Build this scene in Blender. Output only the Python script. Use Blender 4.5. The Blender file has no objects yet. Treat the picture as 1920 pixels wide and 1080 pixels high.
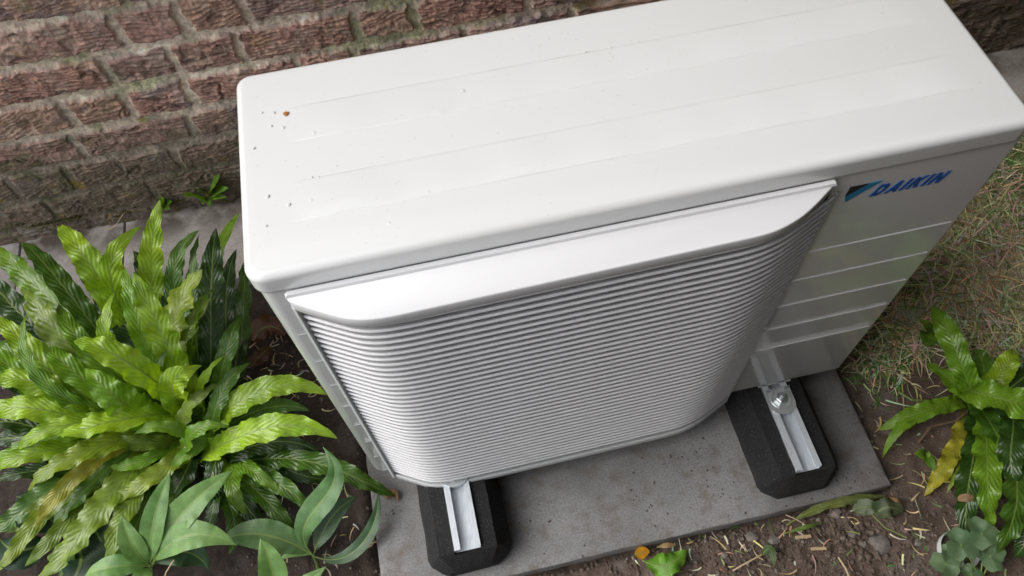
import bpy, bmesh, math, random
import numpy as np
from mathutils import Vector, Matrix
R_ = math.radians
sc = bpy.context.scene
C = sc.collection
# ------------------------------------------------------------------ camera
FPX = 1428.1
ROT = Matrix(((0.97622636, 0.2036536, -0.0742112), (-0.21300815, 0.83800492, -0.50236966), (-0.04012004, 0.50623409, 0.86146238)))
CAM = Vector((0.2266, -0.4898, 1.4274))
cd = bpy.data.cameras.new('camera'); cam = bpy.data.objects.new('camera', cd); C.objects.link(cam)
cd.sensor_width = 36; cd.lens = 36 * FPX / 1920; cd.clip_end = 200; cd.clip_start = .01
cam.matrix_world = Matrix.Translation(CAM) @ ROT.to_4x4()
sc.camera = cam
# ------------------------------------------------------------------ world, sun, exposure
SUN_EL, SUN_AZ = R_(47), R_(-87)
SKY, SUN, EXPO = .15, .75, .75
w = bpy.data.worlds.new('World'); sc.world = w; w.use_nodes = True
nt = w.node_tree; bg = nt.nodes['Background']
sky = nt.nodes.new('ShaderNodeTexSky'); sky.sky_type = 'NISHITA'; sky.sun_disc = False
sky.sun_elevation = SUN_EL; sky.sun_rotation = SUN_AZ; sky.dust_density = 4; sky.air_density = 1.2
hs = nt.nodes.new('ShaderNodeHueSaturation'); hs.inputs['Saturation'].default_value = .34
nt.links.new(sky.outputs[0], hs.inputs['Color']); nt.links.new(hs.outputs[0], bg.inputs[0]); bg.inputs[1].default_value = SKY
sl = bpy.data.lights.new('sun', 'SUN'); sl.energy = SUN; sl.angle = R_(45); sl.color = (1, .99, .975)
so = bpy.data.objects.new('sun', sl); C.objects.link(so)
sd = Vector((math.sin(SUN_AZ) * math.cos(SUN_EL), math.cos(SUN_AZ) * math.cos(SUN_EL), math.sin(SUN_EL)))
so.rotation_euler = sd.to_track_quat('Z', 'Y').to_euler(); so.location = (0, 0, 4)
sc.view_settings.view_transform = 'Standard'; sc.view_settings.look = 'None'; sc.view_settings.gamma = 1
sc.view_settings.exposure = EXPO

def P(px, py, z):
    """ground-survey helper: where the sight line through a photo point meets the height z"""
    d = ROT @ Vector(((px - 960) / FPX, -(py - 540) / FPX, -1))
    return CAM + d * ((z - CAM.z) / d.z)
# ------------------------------------------------------------------ tagging helpers
def tag(o, label=None, cat=None, group=None, kind=None):
    if label: o['label'] = label
    if cat: o['category'] = cat
    if group: o['group'] = group
    if kind: o['kind'] = kind
    return o
def empty(name, loc, label, cat, group=None):
    o = bpy.data.objects.new(name, None); C.objects.link(o); o.location = loc; o.empty_display_size = .05
    return tag(o, label, cat, group)
def mesh(name, V, F, mat, parent=None, smooth=True, uv=None, angle=None):
    """V and uv in world space; the object is moved under its parent without changing where it stands"""
    me = bpy.data.meshes.new(name)
    if parent is not None:
        off = parent.matrix_basis.translation.copy()
        if parent.parent: off = off + parent.parent.matrix_basis.translation
    else: off = Vector((0, 0, 0))
    V = np.asarray(V, float)
    o = bpy.data.objects.new(name, me)
    if parent is None:
        org = Vector(((V[:, 0].min() + V[:, 0].max()) / 2, (V[:, 1].min() + V[:, 1].max()) / 2, V[:, 2].min()))
        o.location = org; V = V - np.array(org)
    else: V = V - np.array(off)
    if isinstance(F, np.ndarray):
        n = len(F)
        me.vertices.add(len(V)); me.vertices.foreach_set('co', V.ravel())
        me.loops.add(n * 4); me.loops.foreach_set('vertex_index', F.ravel().astype(np.int32))
        me.polygons.add(n); me.polygons.foreach_set('loop_start', np.arange(0, n * 4, 4, dtype=np.int32))
        me.update(calc_edges=True); me.validate()
    else: me.from_pydata([tuple(v) for v in V], [], F)
    if smooth: me.polygons.foreach_set('use_smooth', np.ones(len(me.polygons), bool))
    if uv is not None:
        l = me.uv_layers.new(name='UVMap'); vi = np.zeros(len(me.loops), np.int32); me.loops.foreach_get('vertex_index', vi)
        l.data.foreach_set('uv', np.asarray(uv, np.float32)[vi].ravel())
    for m in (mat if isinstance(mat, list) else [mat]): me.materials.append(m)
    C.objects.link(o)
    if parent is not None: o.parent = parent
    if angle is not None:
        me.update()
        for e in me.edges: pass
        bm = bmesh.new(); bm.from_mesh(me)
        bmesh.ops.recalc_face_normals(bm, faces=bm.faces)
        for e in bm.edges:
            if len(e.link_faces) == 2 and e.calc_face_angle() > R_(angle): e.smooth = False
        bm.to_mesh(me); bm.free()
    return o
class MB:
    def __init__(s): s.V = []; s.F = []
    def add(s, V, F):
        n = len(s.V); s.V += [tuple(v) for v in V]; s.F += [tuple(i + n for i in f) for f in F]
    def box(s, x0, x1, y0, y1, z0, z1):
        s.add([(x, y, z) for x in (x0, x1) for y in (y0, y1) for z in (z0, z1)],
              [(0, 1, 3, 2), (4, 6, 7, 5), (0, 4, 5, 1), (2, 3, 7, 6), (0, 2, 6, 4), (1, 5, 7, 3)])
    def rings(s, rings, cap0=True, cap1=True):
        n = len(rings[0]); V = [p for r in rings for p in r]; F = []
        for i in range(len(rings) - 1):
            for k in range(n): a = i * n + k; b = i * n + (k + 1) % n; F.append((a, b, b + n, a + n))
        if cap0: F.append(tuple(range(n))[::-1])
        if cap1: F.append(tuple(range((len(rings) - 1) * n, len(rings) * n)))
        s.add(V, F)
    def tube(s, pts, r, n=8, cap=True):
        pts = [Vector(p) for p in pts]; rr = r if isinstance(r, (list, tuple)) else [r] * len(pts); rings = []; u = None
        for i, p in enumerate(pts):
            t = (pts[min(i + 1, len(pts) - 1)] - pts[max(i - 1, 0)]).normalized()
            if u is None: u = t.orthogonal().normalized()
            u = (u - t * u.dot(t)).normalized(); v = t.cross(u)
            rings.append([p + (u * math.cos(2 * math.pi * k / n) + v * math.sin(2 * math.pi * k / n)) * rr[i] for k in range(n)])
        s.rings(rings, cap, cap)
    def obj(s, name, mat, parent=None, smooth=True, angle=35, **k):
        return mesh(name, s.V, s.F, mat, parent, smooth, angle=angle, **k)
# ------------------------------------------------------------------ node helpers
def mat(name, color=(.5, .5, .5), rough=.5, **k):
    m = bpy.data.materials.new(name); m.use_nodes = True; b = m.node_tree.nodes['Principled BSDF']
    b.inputs['Base Color'].default_value = (*color, 1); b.inputs['Roughness'].default_value = rough
    for a, v in k.items(): b.inputs[a.replace('_', ' ')].default_value = v
    return m, m.node_tree, b
def N(nt, t, **k):
    n = nt.nodes.new('ShaderNode' + t)
    for a, v in k.items():
        if hasattr(n, a): setattr(n, a, v)
        else: n.inputs[a.replace('_', ' ')].default_value = v
    return n
def noise(nt, scale, detail=5, rough=.6, vec=None, dist=0):
    n = N(nt, 'TexNoise'); n.inputs['Scale'].default_value = scale; n.inputs['Detail'].default_value = detail
    n.inputs['Roughness'].default_value = rough; n.inputs['Distortion'].default_value = dist
    if vec is not None: nt.links.new(vec, n.inputs['Vector'])
    return n.outputs['Fac']
def ramp(nt, src, stops):
    r = N(nt, 'ValToRGB'); e = r.color_ramp.elements
    while len(e) > 1: e.remove(e[-1])
    e[0].position = stops[0][0]; e[0].color = (*stops[0][1], 1) if not isinstance(stops[0][1], (int, float)) else (stops[0][1],) * 3 + (1,)
    for p, c in stops[1:]:
        q = e.new(p); q.color = (*c, 1) if not isinstance(c, (int, float)) else (c, c, c, 1)
    nt.links.new(src, r.inputs[0]); return r.outputs[0]
def mix(nt, f, a, b, mode='MIX'):
    m = N(nt, 'Mix', data_type='RGBA', blend_type=mode)
    for s, v in ((m.inputs[0], f), (m.inputs[6], a), (m.inputs[7], b)):
        if isinstance(v, (int, float)): s.default_value = v
        elif isinstance(v, tuple): s.default_value = (*v, 1)
        else: nt.links.new(v, s)
    return m.outputs[2]
def bump(nt, b, h, s, d=.01):
    n = N(nt, 'Bump'); n.inputs['Strength'].default_value = s; n.inputs['Distance'].default_value = d
    nt.links.new(h, n.inputs['Height']); nt.links.new(n.outputs[0], b.inputs['Normal']); return n
def objco(nt): return N(nt, 'TexCoord').outputs['Object']
def geop(nt): return N(nt, 'NewGeometry').outputs['Position']
# ------------------------------------------------------------------ numpy noise
def vnoise(x, y, seed=0):
    xi = np.floor(x).astype(np.int64); yi = np.floor(y).astype(np.int64); fx = x - xi; fy = y - yi
    def h(a, b):
        n = (a * 374761393 + b * 668265263 + seed * 1442695041) & 0x7fffffff
        n = ((n ^ (n >> 13)) * 1274126177) & 0x7fffffff
        n = (n ^ (n >> 16)) & 0xffff
        return n / 65535.
    sx = fx * fx * (3 - 2 * fx); sy = fy * fy * (3 - 2 * fy)
    return (h(xi, yi) * (1 - sx) + h(xi + 1, yi) * sx) * (1 - sy) + (h(xi, yi + 1) * (1 - sx) + h(xi + 1, yi + 1) * sx) * sy
def fbm(x, y, seed=0, o=4, g=.5):
    a = 1; t = 0; s = 0
    for i in range(o): t = t + a * vnoise(x * 2 ** i + 17.3 * i, y * 2 ** i + 9.1 * i, seed + i); s += a; a *= g
    return t / s
def sstep(a, b, x): t = np.clip((x - a) / (b - a), 0, 1); return t * t * (3 - 2 * t)
def gridfaces(nx, ny):
    i = np.arange(nx - 1)[:, None] * ny + np.arange(ny - 1)[None]
    return np.stack([i, i + ny, i + ny + 1, i + 1], -1).reshape(-1, 4)
def setcol(o, col):
    a = o.data.color_attributes.new('Col', 'FLOAT_COLOR', 'POINT')
    a.data.foreach_set('color', np.concatenate([col, np.ones((len(col), 1))], 1).astype(np.float32).ravel())
rnd = random.Random(7)
GZ = -.135                     # soil level; z=0 is the underside of the casing, the paving slab top is -.10
WY = .82                       # face of the brick wall

# ================================================================== THE WALL
def build_wall():
    xs = np.concatenate([np.arange(-2.2, -1.1, .012), np.arange(-1.1, .62, .0021), np.arange(.62, 1.5, .01), np.arange(1.5, 2.3, .005), np.arange(2.3, 3.6, .02)])
    zs = np.concatenate([np.arange(-.16, .66, .0020), np.arange(.66, 1.95, .012)])
    X, Z = np.meshgrid(xs, zs, indexing='ij')
    pitch = .091; z0 = -.051
    wob = .006 * (fbm(X * 3, Z * 3, 5, 3) - .5)
    zz = (Z + wob + .012 * (X + .5) * 0 - z0) / pitch
    row = np.floor(zz).astype(int); fz = (zz - row) * pitch
    joints = {6: [-1.1, -.98, -.75, -.50, -.26, -.136, -.01, .24, .36, .48], 5: [-1.08, -.85, -.61, -.303, -.183, -.063, .185, .306, .425, .55], 4: [-1.0, -.88, -.63, -.366, -.235, -.10, .14, .26, .5],
              3: [-1.1, -.87, -.74, -.49, -.37, -.24, .0, .12, .36, .6], 2: [-1.0, -.76, -.52, -.27, -.15, .09, .33, .45]}
    rr = random.Random(3)
    D = np.zeros_like(X); bid = np.zeros_like(X); L = np.zeros_like(X); BX = np.zeros_like(X)
    for r in range(row.min(), row.max() + 1):
        js = list(joints.get(r, []))
        if not js: js = [-1.1 + rr.random() * .2]
        while js[0] > -2.6: js.insert(0, js[0] - (.24 if rr.random() < .6 else .122) + rr.uniform(-.006, .006))
        while js[-1] < 4: js.append(js[-1] + (.24 if rr.random() < .6 else .122) + rr.uniform(-.006, .006))
        js = np.array(js); m = row == r
        x = X[m] + .007 * (fbm(Z[m] * 30, X[m] * 4, r + 9, 2) - .5)
        k = np.clip(np.searchsorted(js, x) - 1, 0, len(js) - 2)
        BX[m] = np.minimum(x - js[k], js[k + 1] - x); bid[m] = k * 37 + r * 101
        L[m] = 1
    def hsh(i, s): return vnoise(i * 1.0 + .0, i * 0 + s * 1., 77)
    b1, b2, b3 = hsh(bid, 1), hsh(bid, 2), hsh(bid, 3)
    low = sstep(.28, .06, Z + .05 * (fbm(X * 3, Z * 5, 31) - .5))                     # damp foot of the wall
    mz = .0095 + .004 * (b1 - .5); mx = .0078
    ex = .013 * (fbm(X * 55, Z * 70, 3, 4) - .5) + .011 * (fbm(X * 13, Z * 16, 8, 2) - .5)
    dist = np.minimum(np.minimum(fz, pitch - fz) - mz, BX - mx) + ex             # >0 inside the brick
    inb = sstep(-.0005, .0028, dist)
    wx = X * 7 + b1 * 50; ang = (b2 - .5) * .34
    U = X * np.cos(ang) + Z * np.sin(ang); Vv = Z * np.cos(ang) - X * np.sin(ang)
    warp = fbm(X * 9 + b3 * 40, Z * 22 + b1 * 30, 12, 3)
    f1 = fbm(U * 8 + b1 * 90, Vv * 85 + warp * 5. + b2 * 20, 21, 4, .6)
    ph = Vv * (95 + 50 * b3) + (5 + 4 * b2) * fbm(U * 6 + b1 * 70, Vv * 11 + b2 * 30, 23, 3, .5) + 1.2 * fbm(U * 40, Vv * 60, 29, 2)
    saw = ph - np.floor(ph); lay = saw * sstep(1., .86, saw); mk = sstep(.30, .52, fbm(U * 9 + b3 * 33, Vv * 16, 26, 3))
    ridg = (1 - mk) * (1 - np.abs(2 * f1 - 1)) + mk * (.25 + .75 * lay)
    fold = np.abs(2 * fbm(U * 4.5 + b2 * 60, Vv * 42 + warp * 5.2, 24, 3, .55) - 1)
    crease = sstep(.095, .0, fold) * sstep(.42, .56, fbm(X * 14 + b1 * 9, Z * 24, 27, 2))
    fine = fbm(X * 170, Z * 190, 41, 3, .7) - .5; grit = fbm(X * 62, Z * 75, 45, 4, .65); chip = sstep(.60, .72, fbm(X * 26 + b3 * 20, Z * 34, 43, 3))
    H = inb * (.0050 + .003 * (b3 - .5) + .0060 * (ridg - .62) - .0062 * crease + .0042 * fine + .0048 * (grit - .5) - .0040 * chip)
    mort = fbm(X * 60, Z * 60, 51, 4) - .5; H += (1 - inb) * (.0060 * mort - .0062 + .0042 * fine)
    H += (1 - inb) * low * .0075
    H *= np.where(Z > .68, .8, 1)
    Y = WY - H
    # colours : every brick has its own
    A = np.array; c1 = A([.180, .116, .096]); c2 = A([.140, .104, .095]); c3 = A([.172, .124, .098]); c4 = A([.105, .095, .104])
    t = b1[..., None]; col = c1 * (1 - t) + c2 * t; col = col * (1 - (b2[..., None] > .62)) + c3 * (b2[..., None] > .62)
    pu = sstep(.55, .8, fbm(X * 11 + b3 * 9, Z * 16, 61))[..., None] * (b3[..., None] > .55); col = col * (1 - pu) + c4 * pu
    v = fbm(X * 80, Z * 170, 71, 4, .65)[..., None]; col = col * (.35 + 1.3 * v) * (.72 + .56 * grit[..., None]) * (1 - .6 * crease[..., None]) * (.78 + .42 * ridg[..., None])
    mc = A([.38, .375, .325]) * (.60 + .8 * fbm(X * 20, Z * 26, 83, 3)[..., None]) * (.35 + 1.25 * fbm(X * 150, Z * 150, 81, 4, .7)[..., None]); mc = mc * (1 - .3 * sstep(.5, .7, fbm(X * 9, Z * 9, 85))[..., None] * A([1, .6, 1.2]))
    col = col * (inb * (.97 - .20 * sstep(.45, .75, fbm(X * 30, Z * 38, 88, 4))))[..., None] + mc * (1 - inb * (.97 - .20 * sstep(.45, .75, fbm(X * 30, Z * 38, 88, 4))))[..., None]
    col = col * A([2.35, 1.98, 1.86])
    edge = sstep(.4, .0, np.abs(dist) / .006)[..., None] * sstep(.45, .7, fbm(X * 25, Z * 25, 91))[..., None]; col = col * (1 - edge * .65) + A([.36, .34, .31]) * edge * .65
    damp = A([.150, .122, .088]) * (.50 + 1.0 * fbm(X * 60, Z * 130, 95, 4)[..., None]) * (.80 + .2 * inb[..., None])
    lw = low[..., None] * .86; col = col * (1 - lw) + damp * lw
    gm = (sstep(.60, .74, fbm(X * 22, Z * 30, 101, 4)) * sstep(.45, .15, Z) * .55)[..., None]; col = col * (1 - gm) + A([.085, .095, .030]) * gm
    li = (sstep(.71, .76, fbm(X * 16 + 3, Z * 16, 111, 4)))[..., None] * (.3 + .4 * (1 - inb[..., None])); col = col * (1 - li) + A([.30, .22, .035]) * li
    wl = (sstep(.70, .76, fbm(X * 40, Z * 40, 121, 3)))[..., None] * .35; col = col * (1 - wl) + A([.33, .33, .29]) * wl
    V = np.stack([X, Y, Z], -1).reshape(-1, 3)
    m, nt, b = mat('brick', rough=.92)
    at = N(nt, 'VertexColor'); at.layer_name = 'Col'
    g = geop(nt); nz = noise(nt, 520, 4, .7, g)
    c = mix(nt, 1., at.outputs[0], ramp(nt, nz, [(.25, .62), (.75, 1.35)]), 'MULTIPLY'); nt.links.new(c, b.inputs['Base Color'])
    bump(nt, b, noise(nt, 260, 5, .75, g), .8, .004)
    o = mesh('brick_wall', V, gridfaces(len(xs), len(zs))[:, ::-1].copy(), m)
    setcol(o, np.clip(col, 0, 1).reshape(-1, 3))
    tag(o, 'old weathered brown brick wall with grey mortar behind the white unit', 'wall')
    return o
build_wall()

# ================================================================== GROUND
def ground_h(X, Y):
    h = GZ + .010 * (fbm(X * 3, Y * 3, 200, 3) - .5) + .016 * (fbm(X * 14, Y * 14, 210, 4) - .5)
    lump = fbm(X * 45, Y * 45, 220, 3); h = h + .007 * (lump - .5) + .0035 * (fbm(X * 150, Y * 150, 225, 2) - .5)
    h = h + .012 * sstep(1.02, 1.35, X) * sstep(-.3, .1, Y)
    # kept low under the slab and the paving by the wall
    under = sstep(-.05, -.02, X) * sstep(1.02, .985, X) * sstep(-.24, -.215, Y)
    h = h - .02 * under
    h = h - .02 * sstep(.60, .64, Y)
    return h
def build_ground():
    xs = np.concatenate([np.arange(-9, -1.2, .15), np.arange(-1.2, 2.3, .0048), np.arange(2.3, 9, .15)])
    ys = np.concatenate([np.arange(-7, -.75, .15), np.arange(-.75, .70, .0048), np.arange(.70, 1.2, .05)])
    X, Y = np.meshgrid(xs, ys, indexing='ij'); Z = ground_h(X, Y)
    A = np.array
    dry = fbm(X * 6, Y * 6, 230, 4)[..., None]
    col = A([.082, .056, .043]) * (1 - dry) + A([.120, .086, .068]) * dry
    pale = sstep(.58, .75, fbm(X * 16, Y * 16, 240, 4))[..., None] * .5; col = col * (1 - pale) + A([.17, .15, .135]) * pale
    col = col * (.60 + .8 * fbm(X * 70, Y * 70, 250, 3)[..., None])
    wet_shade = (sstep(.10, -.12, X) * .62)[..., None]; col = col * (1 - wet_shade)  # damp soil, darkened further for the shade under the left fern
    gr = (sstep(1.05, 1.4, X) * sstep(.05, .35, Y) * .35)[..., None]; col = col * (1 - gr) + A([.10, .085, .045]) * gr
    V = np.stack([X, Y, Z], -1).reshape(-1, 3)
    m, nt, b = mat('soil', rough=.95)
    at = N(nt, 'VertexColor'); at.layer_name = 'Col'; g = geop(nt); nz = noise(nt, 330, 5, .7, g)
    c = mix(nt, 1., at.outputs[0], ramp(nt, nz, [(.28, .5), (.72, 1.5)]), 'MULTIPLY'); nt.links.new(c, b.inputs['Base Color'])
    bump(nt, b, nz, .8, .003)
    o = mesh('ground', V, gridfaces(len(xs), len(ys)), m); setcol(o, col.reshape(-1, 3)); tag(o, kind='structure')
build_ground()
def rough_box(name, x0, x1, y0, y1, z0, z1, m, parent=None, chip=.0015, step=.012, seed=1):
    """a slab with slightly worn, uneven edges"""
    nx = max(2, int((x1 - x0) / step)); ny = max(2, int((y1 - y0) / step))
    xs = np.linspace(x0, x1, nx); ys = np.linspace(y0, y1, ny); X, Y = np.meshgrid(xs, ys, indexing='ij')
    Z = z1 + chip * .5 * (fbm(X * 30, Y * 30, seed, 3) - .5)
    e = np.minimum.reduce([X - x0, x1 - X, Y - y0, y1 - Y]); Z = Z - chip * np.clip(1 - e / step, 0, 1)
    V = np.stack([X, Y, Z], -1).reshape(-1, 3); F = [tuple(f) for f in gridfaces(nx, ny)]
    b = [i * ny for i in range(nx)] + [(nx - 1) * ny + j for j in range(1, ny)] + [i * ny + ny - 1 for i in range(nx - 2, -1, -1)] + [j for j in range(ny - 2, 0, -1)]
    n = len(V); rs = np.random.RandomState(seed); low = []
    mid = [(V[k][0] + rs.uniform(-1, 1) * chip * .4 + np.sign(V[k][0] - (x0 + x1) / 2) * (abs(V[k][0] - (x0 + x1) / 2) > (x1 - x0) / 2 - 1e-6) * chip, V[k][1] + rs.uniform(-1, 1) * chip * .4 - (abs(V[k][1] - y0) < 1e-6) * chip, z1 - chip * 2.2) for k in b]
    low = [(p[0], p[1], z0) for p in mid]; V = list(map(tuple, V)) + mid + low; B = len(b)
    for k in range(B):
        k2 = (k + 1) % B
        F.append((b[k2], b[k], n + k, n + k2)); F.append((n + k2, n + k, n + B + k, n + B + k2))
    return mesh(name, V, F, m, parent, True, angle=40)
# concrete slab under the unit
m_con, nt, b = mat('concrete', rough=.85)
g = geop(nt); n1 = noise(nt, 7, 6, .65, g); n2 = noise(nt, 260, 4, .7, g); n3 = noise(nt, 34, 5, .6, g)
c = ramp(nt, n1, [(.3, (.168, .166, .166)), (.7, (.255, .252, .252))])
c = mix(nt, 1., c, ramp(nt, n2, [(.3, .68), (.7, 1.32)]), 'MULTIPLY')
c = mix(nt, ramp(nt, n3, [(.50, 0.), (.68, .62)]), c, (.135, .108, .085))            # dried soil smears
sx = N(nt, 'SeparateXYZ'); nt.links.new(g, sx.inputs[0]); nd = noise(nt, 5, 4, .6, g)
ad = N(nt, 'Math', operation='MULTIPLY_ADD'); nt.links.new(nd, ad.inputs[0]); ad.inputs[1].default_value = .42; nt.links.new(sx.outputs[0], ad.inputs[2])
c = mix(nt, ramp(nt, ad.outputs[0], [(.94, 0.), (1.05, .38)]), c, (.055, .050, .047))            # damp patches, with the right end's shade painted in
vo = N(nt, 'TexVoronoi'); vo.inputs['Scale'].default_value = 42; nt.links.new(g, vo.inputs['Vector'])
spk = mix(nt, 1., ramp(nt, vo.outputs['Distance'], [(.07, 1.), (.14, 0.)]), ramp(nt, noise(nt, 9, 3, .5, g), [(.48, 0.), (.56, 1.)]), 'MULTIPLY')
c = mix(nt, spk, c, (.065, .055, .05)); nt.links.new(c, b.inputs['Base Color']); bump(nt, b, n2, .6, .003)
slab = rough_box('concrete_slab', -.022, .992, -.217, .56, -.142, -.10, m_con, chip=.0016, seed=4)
tag(slab, 'large grey concrete slab on the soil carrying the white unit', 'paving slab')
# crumbs of soil lying on the slab
m_crumb, nt, b = mat('soil_crumb', (.075, .055, .043), .95)
mb = MB(); rs = random.Random(5)
def clod(mb, c, r, rs, flat=.6):
    V = []; F = []
    n = 6; rot = rs.random() * 6
    for j, (zz, q) in enumerate(((-.6, .6), (.1, 1), (.7, .55))):
        for k in range(n): a = rot + 2 * math.pi * k / n; e = q * r * rs.uniform(.7, 1.25); V.append((c[0] + e * math.cos(a), c[1] + e * math.sin(a), c[2] + zz * r * flat * rs.uniform(.7, 1.3)))
    V.append((c[0], c[1], c[2] + r * flat * 1.0))
    for j in range(2):
        for k in range(n): a = j * n + k; b_ = j * n + (k + 1) % n; F.append((a, b_, b_ + n, a + n))
    for k in range(n): F.append((2 * n + k, 2 * n + (k + 1) % n, 3 * n))
    mb.add(V, F)
for px, py, s, n in ((1300, 850, 60, 70), (1330, 920, 70, 60), (1560, 905, 45, 90), (1230, 930, 90, 45), (1600, 900, 40, 40), (1000, 980, 120, 26), (1500, 930, 60, 30), (745, 960, 45, 12), (1250, 870, 30, 16)):
    for _ in range(n):
        q = P(px + rs.gauss(0, s * .5), py + rs.gauss(0, s * .28), -.0995)
        if -.015 < q.x < .985 and q.y > -.212: clod(mb, q, rs.choice([.0005, .0006, .0008, .0012, .0020]) * rs.uniform(.6, 1.2), rs, .45)
tag(mb.obj('soil_crumbs', m_crumb), 'dark crumbs of soil scattered over the grey concrete slab', 'soil', kind='stuff')
# paving strip along the wall foot : separate flags
m_pav, nt, b = mat('flagstone', rough=.8)
g = geop(nt); n1 = noise(nt, 6, 6, .65, g); n2 = noise(nt, 200, 4, .7, g)
c = ramp(nt, n1, [(.32, (.27, .24, .22)), (.55, (.40, .37, .35)), (.72, (.50, .49, .48))]); c = mix(nt, 1., c, ramp(nt, n2, [(.3, .8), (.7, 1.2)]), 'MULTIPLY')
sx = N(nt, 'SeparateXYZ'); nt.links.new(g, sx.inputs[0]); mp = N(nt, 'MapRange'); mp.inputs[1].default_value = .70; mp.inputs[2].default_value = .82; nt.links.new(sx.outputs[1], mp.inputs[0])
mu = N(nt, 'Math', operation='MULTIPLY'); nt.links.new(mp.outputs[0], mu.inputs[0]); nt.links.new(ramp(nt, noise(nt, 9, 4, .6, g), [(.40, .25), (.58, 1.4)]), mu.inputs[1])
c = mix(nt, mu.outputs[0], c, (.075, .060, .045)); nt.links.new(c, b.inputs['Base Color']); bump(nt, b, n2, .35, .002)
jx = [-2.2, -1.42, -.80, -.545, -.215, .3, .9, 1.45, 1.97, 2.5, 3.3]
flags = ['grey flagstone at far left of the paving strip, mostly hidden by fern', 'grey flagstone left of the fern fronds at the foot of the wall', 'pale grey flagstone behind the fern, second from the left of those seen', 'narrow flagstone with a dark damp band behind the tallest fern frond', 'pale flagstone under the small weed beside the unit', 'flagstone in the dark behind the unit', 'flagstone behind the middle of the unit', 'flagstone behind the right end of the unit', 'brownish flagstone at the upper right beside the corner of the unit', 'bluish grey flagstone at the right edge by the wall', 'flagstone at the far right of the wall foot']
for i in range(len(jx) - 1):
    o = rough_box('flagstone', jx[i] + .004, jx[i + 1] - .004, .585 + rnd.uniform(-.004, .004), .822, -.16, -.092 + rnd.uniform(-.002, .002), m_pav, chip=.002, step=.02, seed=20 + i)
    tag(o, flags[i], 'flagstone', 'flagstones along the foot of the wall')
mj = MB(); mj.box(-2.2, 3.3, .586, .83, -.17, -.1); tag(mj.obj('joint_sand', m_crumb), kind='structure')

# ================================================================== THE UNIT
W, D, H, ZL = .954, .3276, .7191, .6885
m_white, nt, b = mat('painted_steel', (.705, .715, .715), .26); b.inputs['Coat Weight'].default_value = .6; b.inputs['Coat Roughness'].default_value = .04; b.inputs['Coat IOR'].default_value = 1.6
g = geop(nt); n1 = noise(nt, 900, 2, .5, g); bump(nt, b, n1, .05, .0004)
c = mix(nt, ramp(nt, noise(nt, 5, 5, .6, g), [(.3, 0.), (.8, .12)]), (.705, .715, .715), (.66, .665, .655)); vd = N(nt, 'TexVoronoi'); vd.inputs['Scale'].default_value = 75; nt.links.new(g, vd.inputs['Vector'])
c = mix(nt, mix(nt, 1., ramp(nt, vd.outputs['Distance'], [(.06, .55), (.16, 0.)]), ramp(nt, noise(nt, 16, 3, .6, g), [(.5, 0.), (.62, 1.)]), 'MULTIPLY'), c, (.56, .56, .53))      # dust and dried drops
c = mix(nt, ramp(nt, noise(nt, 28, 6, .75, g), [(.62, 0.), (.78, .30)]), c, (.58, .575, .54)); nt.links.new(c, b.inputs['Base Color'])
nt.links.new(ramp(nt, noise(nt, 11, 5, .6, g), [(.2, .22), (.8, .28)]), b.inputs['Roughness'])
m_plast, nt, b = mat('white_plastic', (.74, .745, .76), .52); b.inputs['Specular IOR Level'].default_value = .35
g = geop(nt); c = mix(nt, ramp(nt, noise(nt, 18, 5, .6, g), [(.5, 0.), (.8, .12)]), (.71, .715, .73), (.64, .64, .64)); nt.links.new(c, b.inputs['Base Color'])
m_frame, _, _ = mat('pale_grey_plastic', (.46, .475, .48), .42)
m_dark, _, _ = mat('dark_inside', (.045, .047, .05), .6)
m_alu, nt, b = mat('aluminium', (.62, .66, .70), .34, Metallic=.45)
g = geop(nt); mpn = N(nt, 'Mapping'); mpn.inputs['Scale'].default_value = (60, 4, 60); nt.links.new(g, mpn.inputs[0])
nzz = noise(nt, 12, 4, .6, mpn.outputs[0]); nt.links.new(ramp(nt, nzz, [(.3, (.58, .63, .68)), (.7, (.80, .84, .88))]), b.inputs['Base Color'])
nt.links.new(ramp(nt, noise(nt, 60, 4, .6, g), [(.3, .28), (.7, .5)]), b.inputs['Roughness'])
m_zinc, nt, b = mat('zinc_plated_steel', (.72, .76, .77), .33, Metallic=.75)
m_bolt, _, _ = mat('bolt_steel', (.50, .53, .54), .38, Metallic=.9)
m_rub, nt, b = mat('black_rubber', rough=.8)
g = geop(nt); nz = noise(nt, 210, 4, .85, g); vr = N(nt, 'TexVoronoi'); vr.inputs['Scale'].default_value = 210; nt.links.new(g, vr.inputs['Vector'])
c = ramp(nt, nz, [(.35, (.004, .004, .005)), (.60, (.012, .012, .013)), (.74, (.060, .060, .064))])
c = mix(nt, ramp(nt, noise(nt, 22, 4, .7, g), [(.58, 0.), (.75, .5)]), c, (.045, .038, .033))
c = mix(nt, ramp(nt, vr.outputs['Distance'], [(.10, .8), (.17, 0.)]), c, (.16, .16, .165)); nt.links.new(c, b.inputs['Base Color']); bump(nt, b, nz, 1., .004)
unit = empty('heat_pump', (W / 2, D / 2, 0), 'large white outdoor heat pump unit with slatted fan grille standing on two black rubber mounts', 'heat pump')
def rrect(x0, x1, y0, y1, rs4, z, n=8):
    """rs4 : corner radii front-left, front-right, back-right, back-left"""
    out = []
    for (cx, cy, a0, r) in ((x0, y0, 180, rs4[0]), (x1, y0, 270, rs4[1]), (x1, y1, 0, rs4[2]), (x0, y1, 90, rs4[3])):
        ccx = cx + (r if cx == x0 else -r); ccy = cy + (r if cy == y0 else -r)
        for k in range(n + 1): a = R_(a0 + 90 * k / n); out.append((ccx + r * math.cos(a), ccy + r * math.sin(a), z))
    return out
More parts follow.
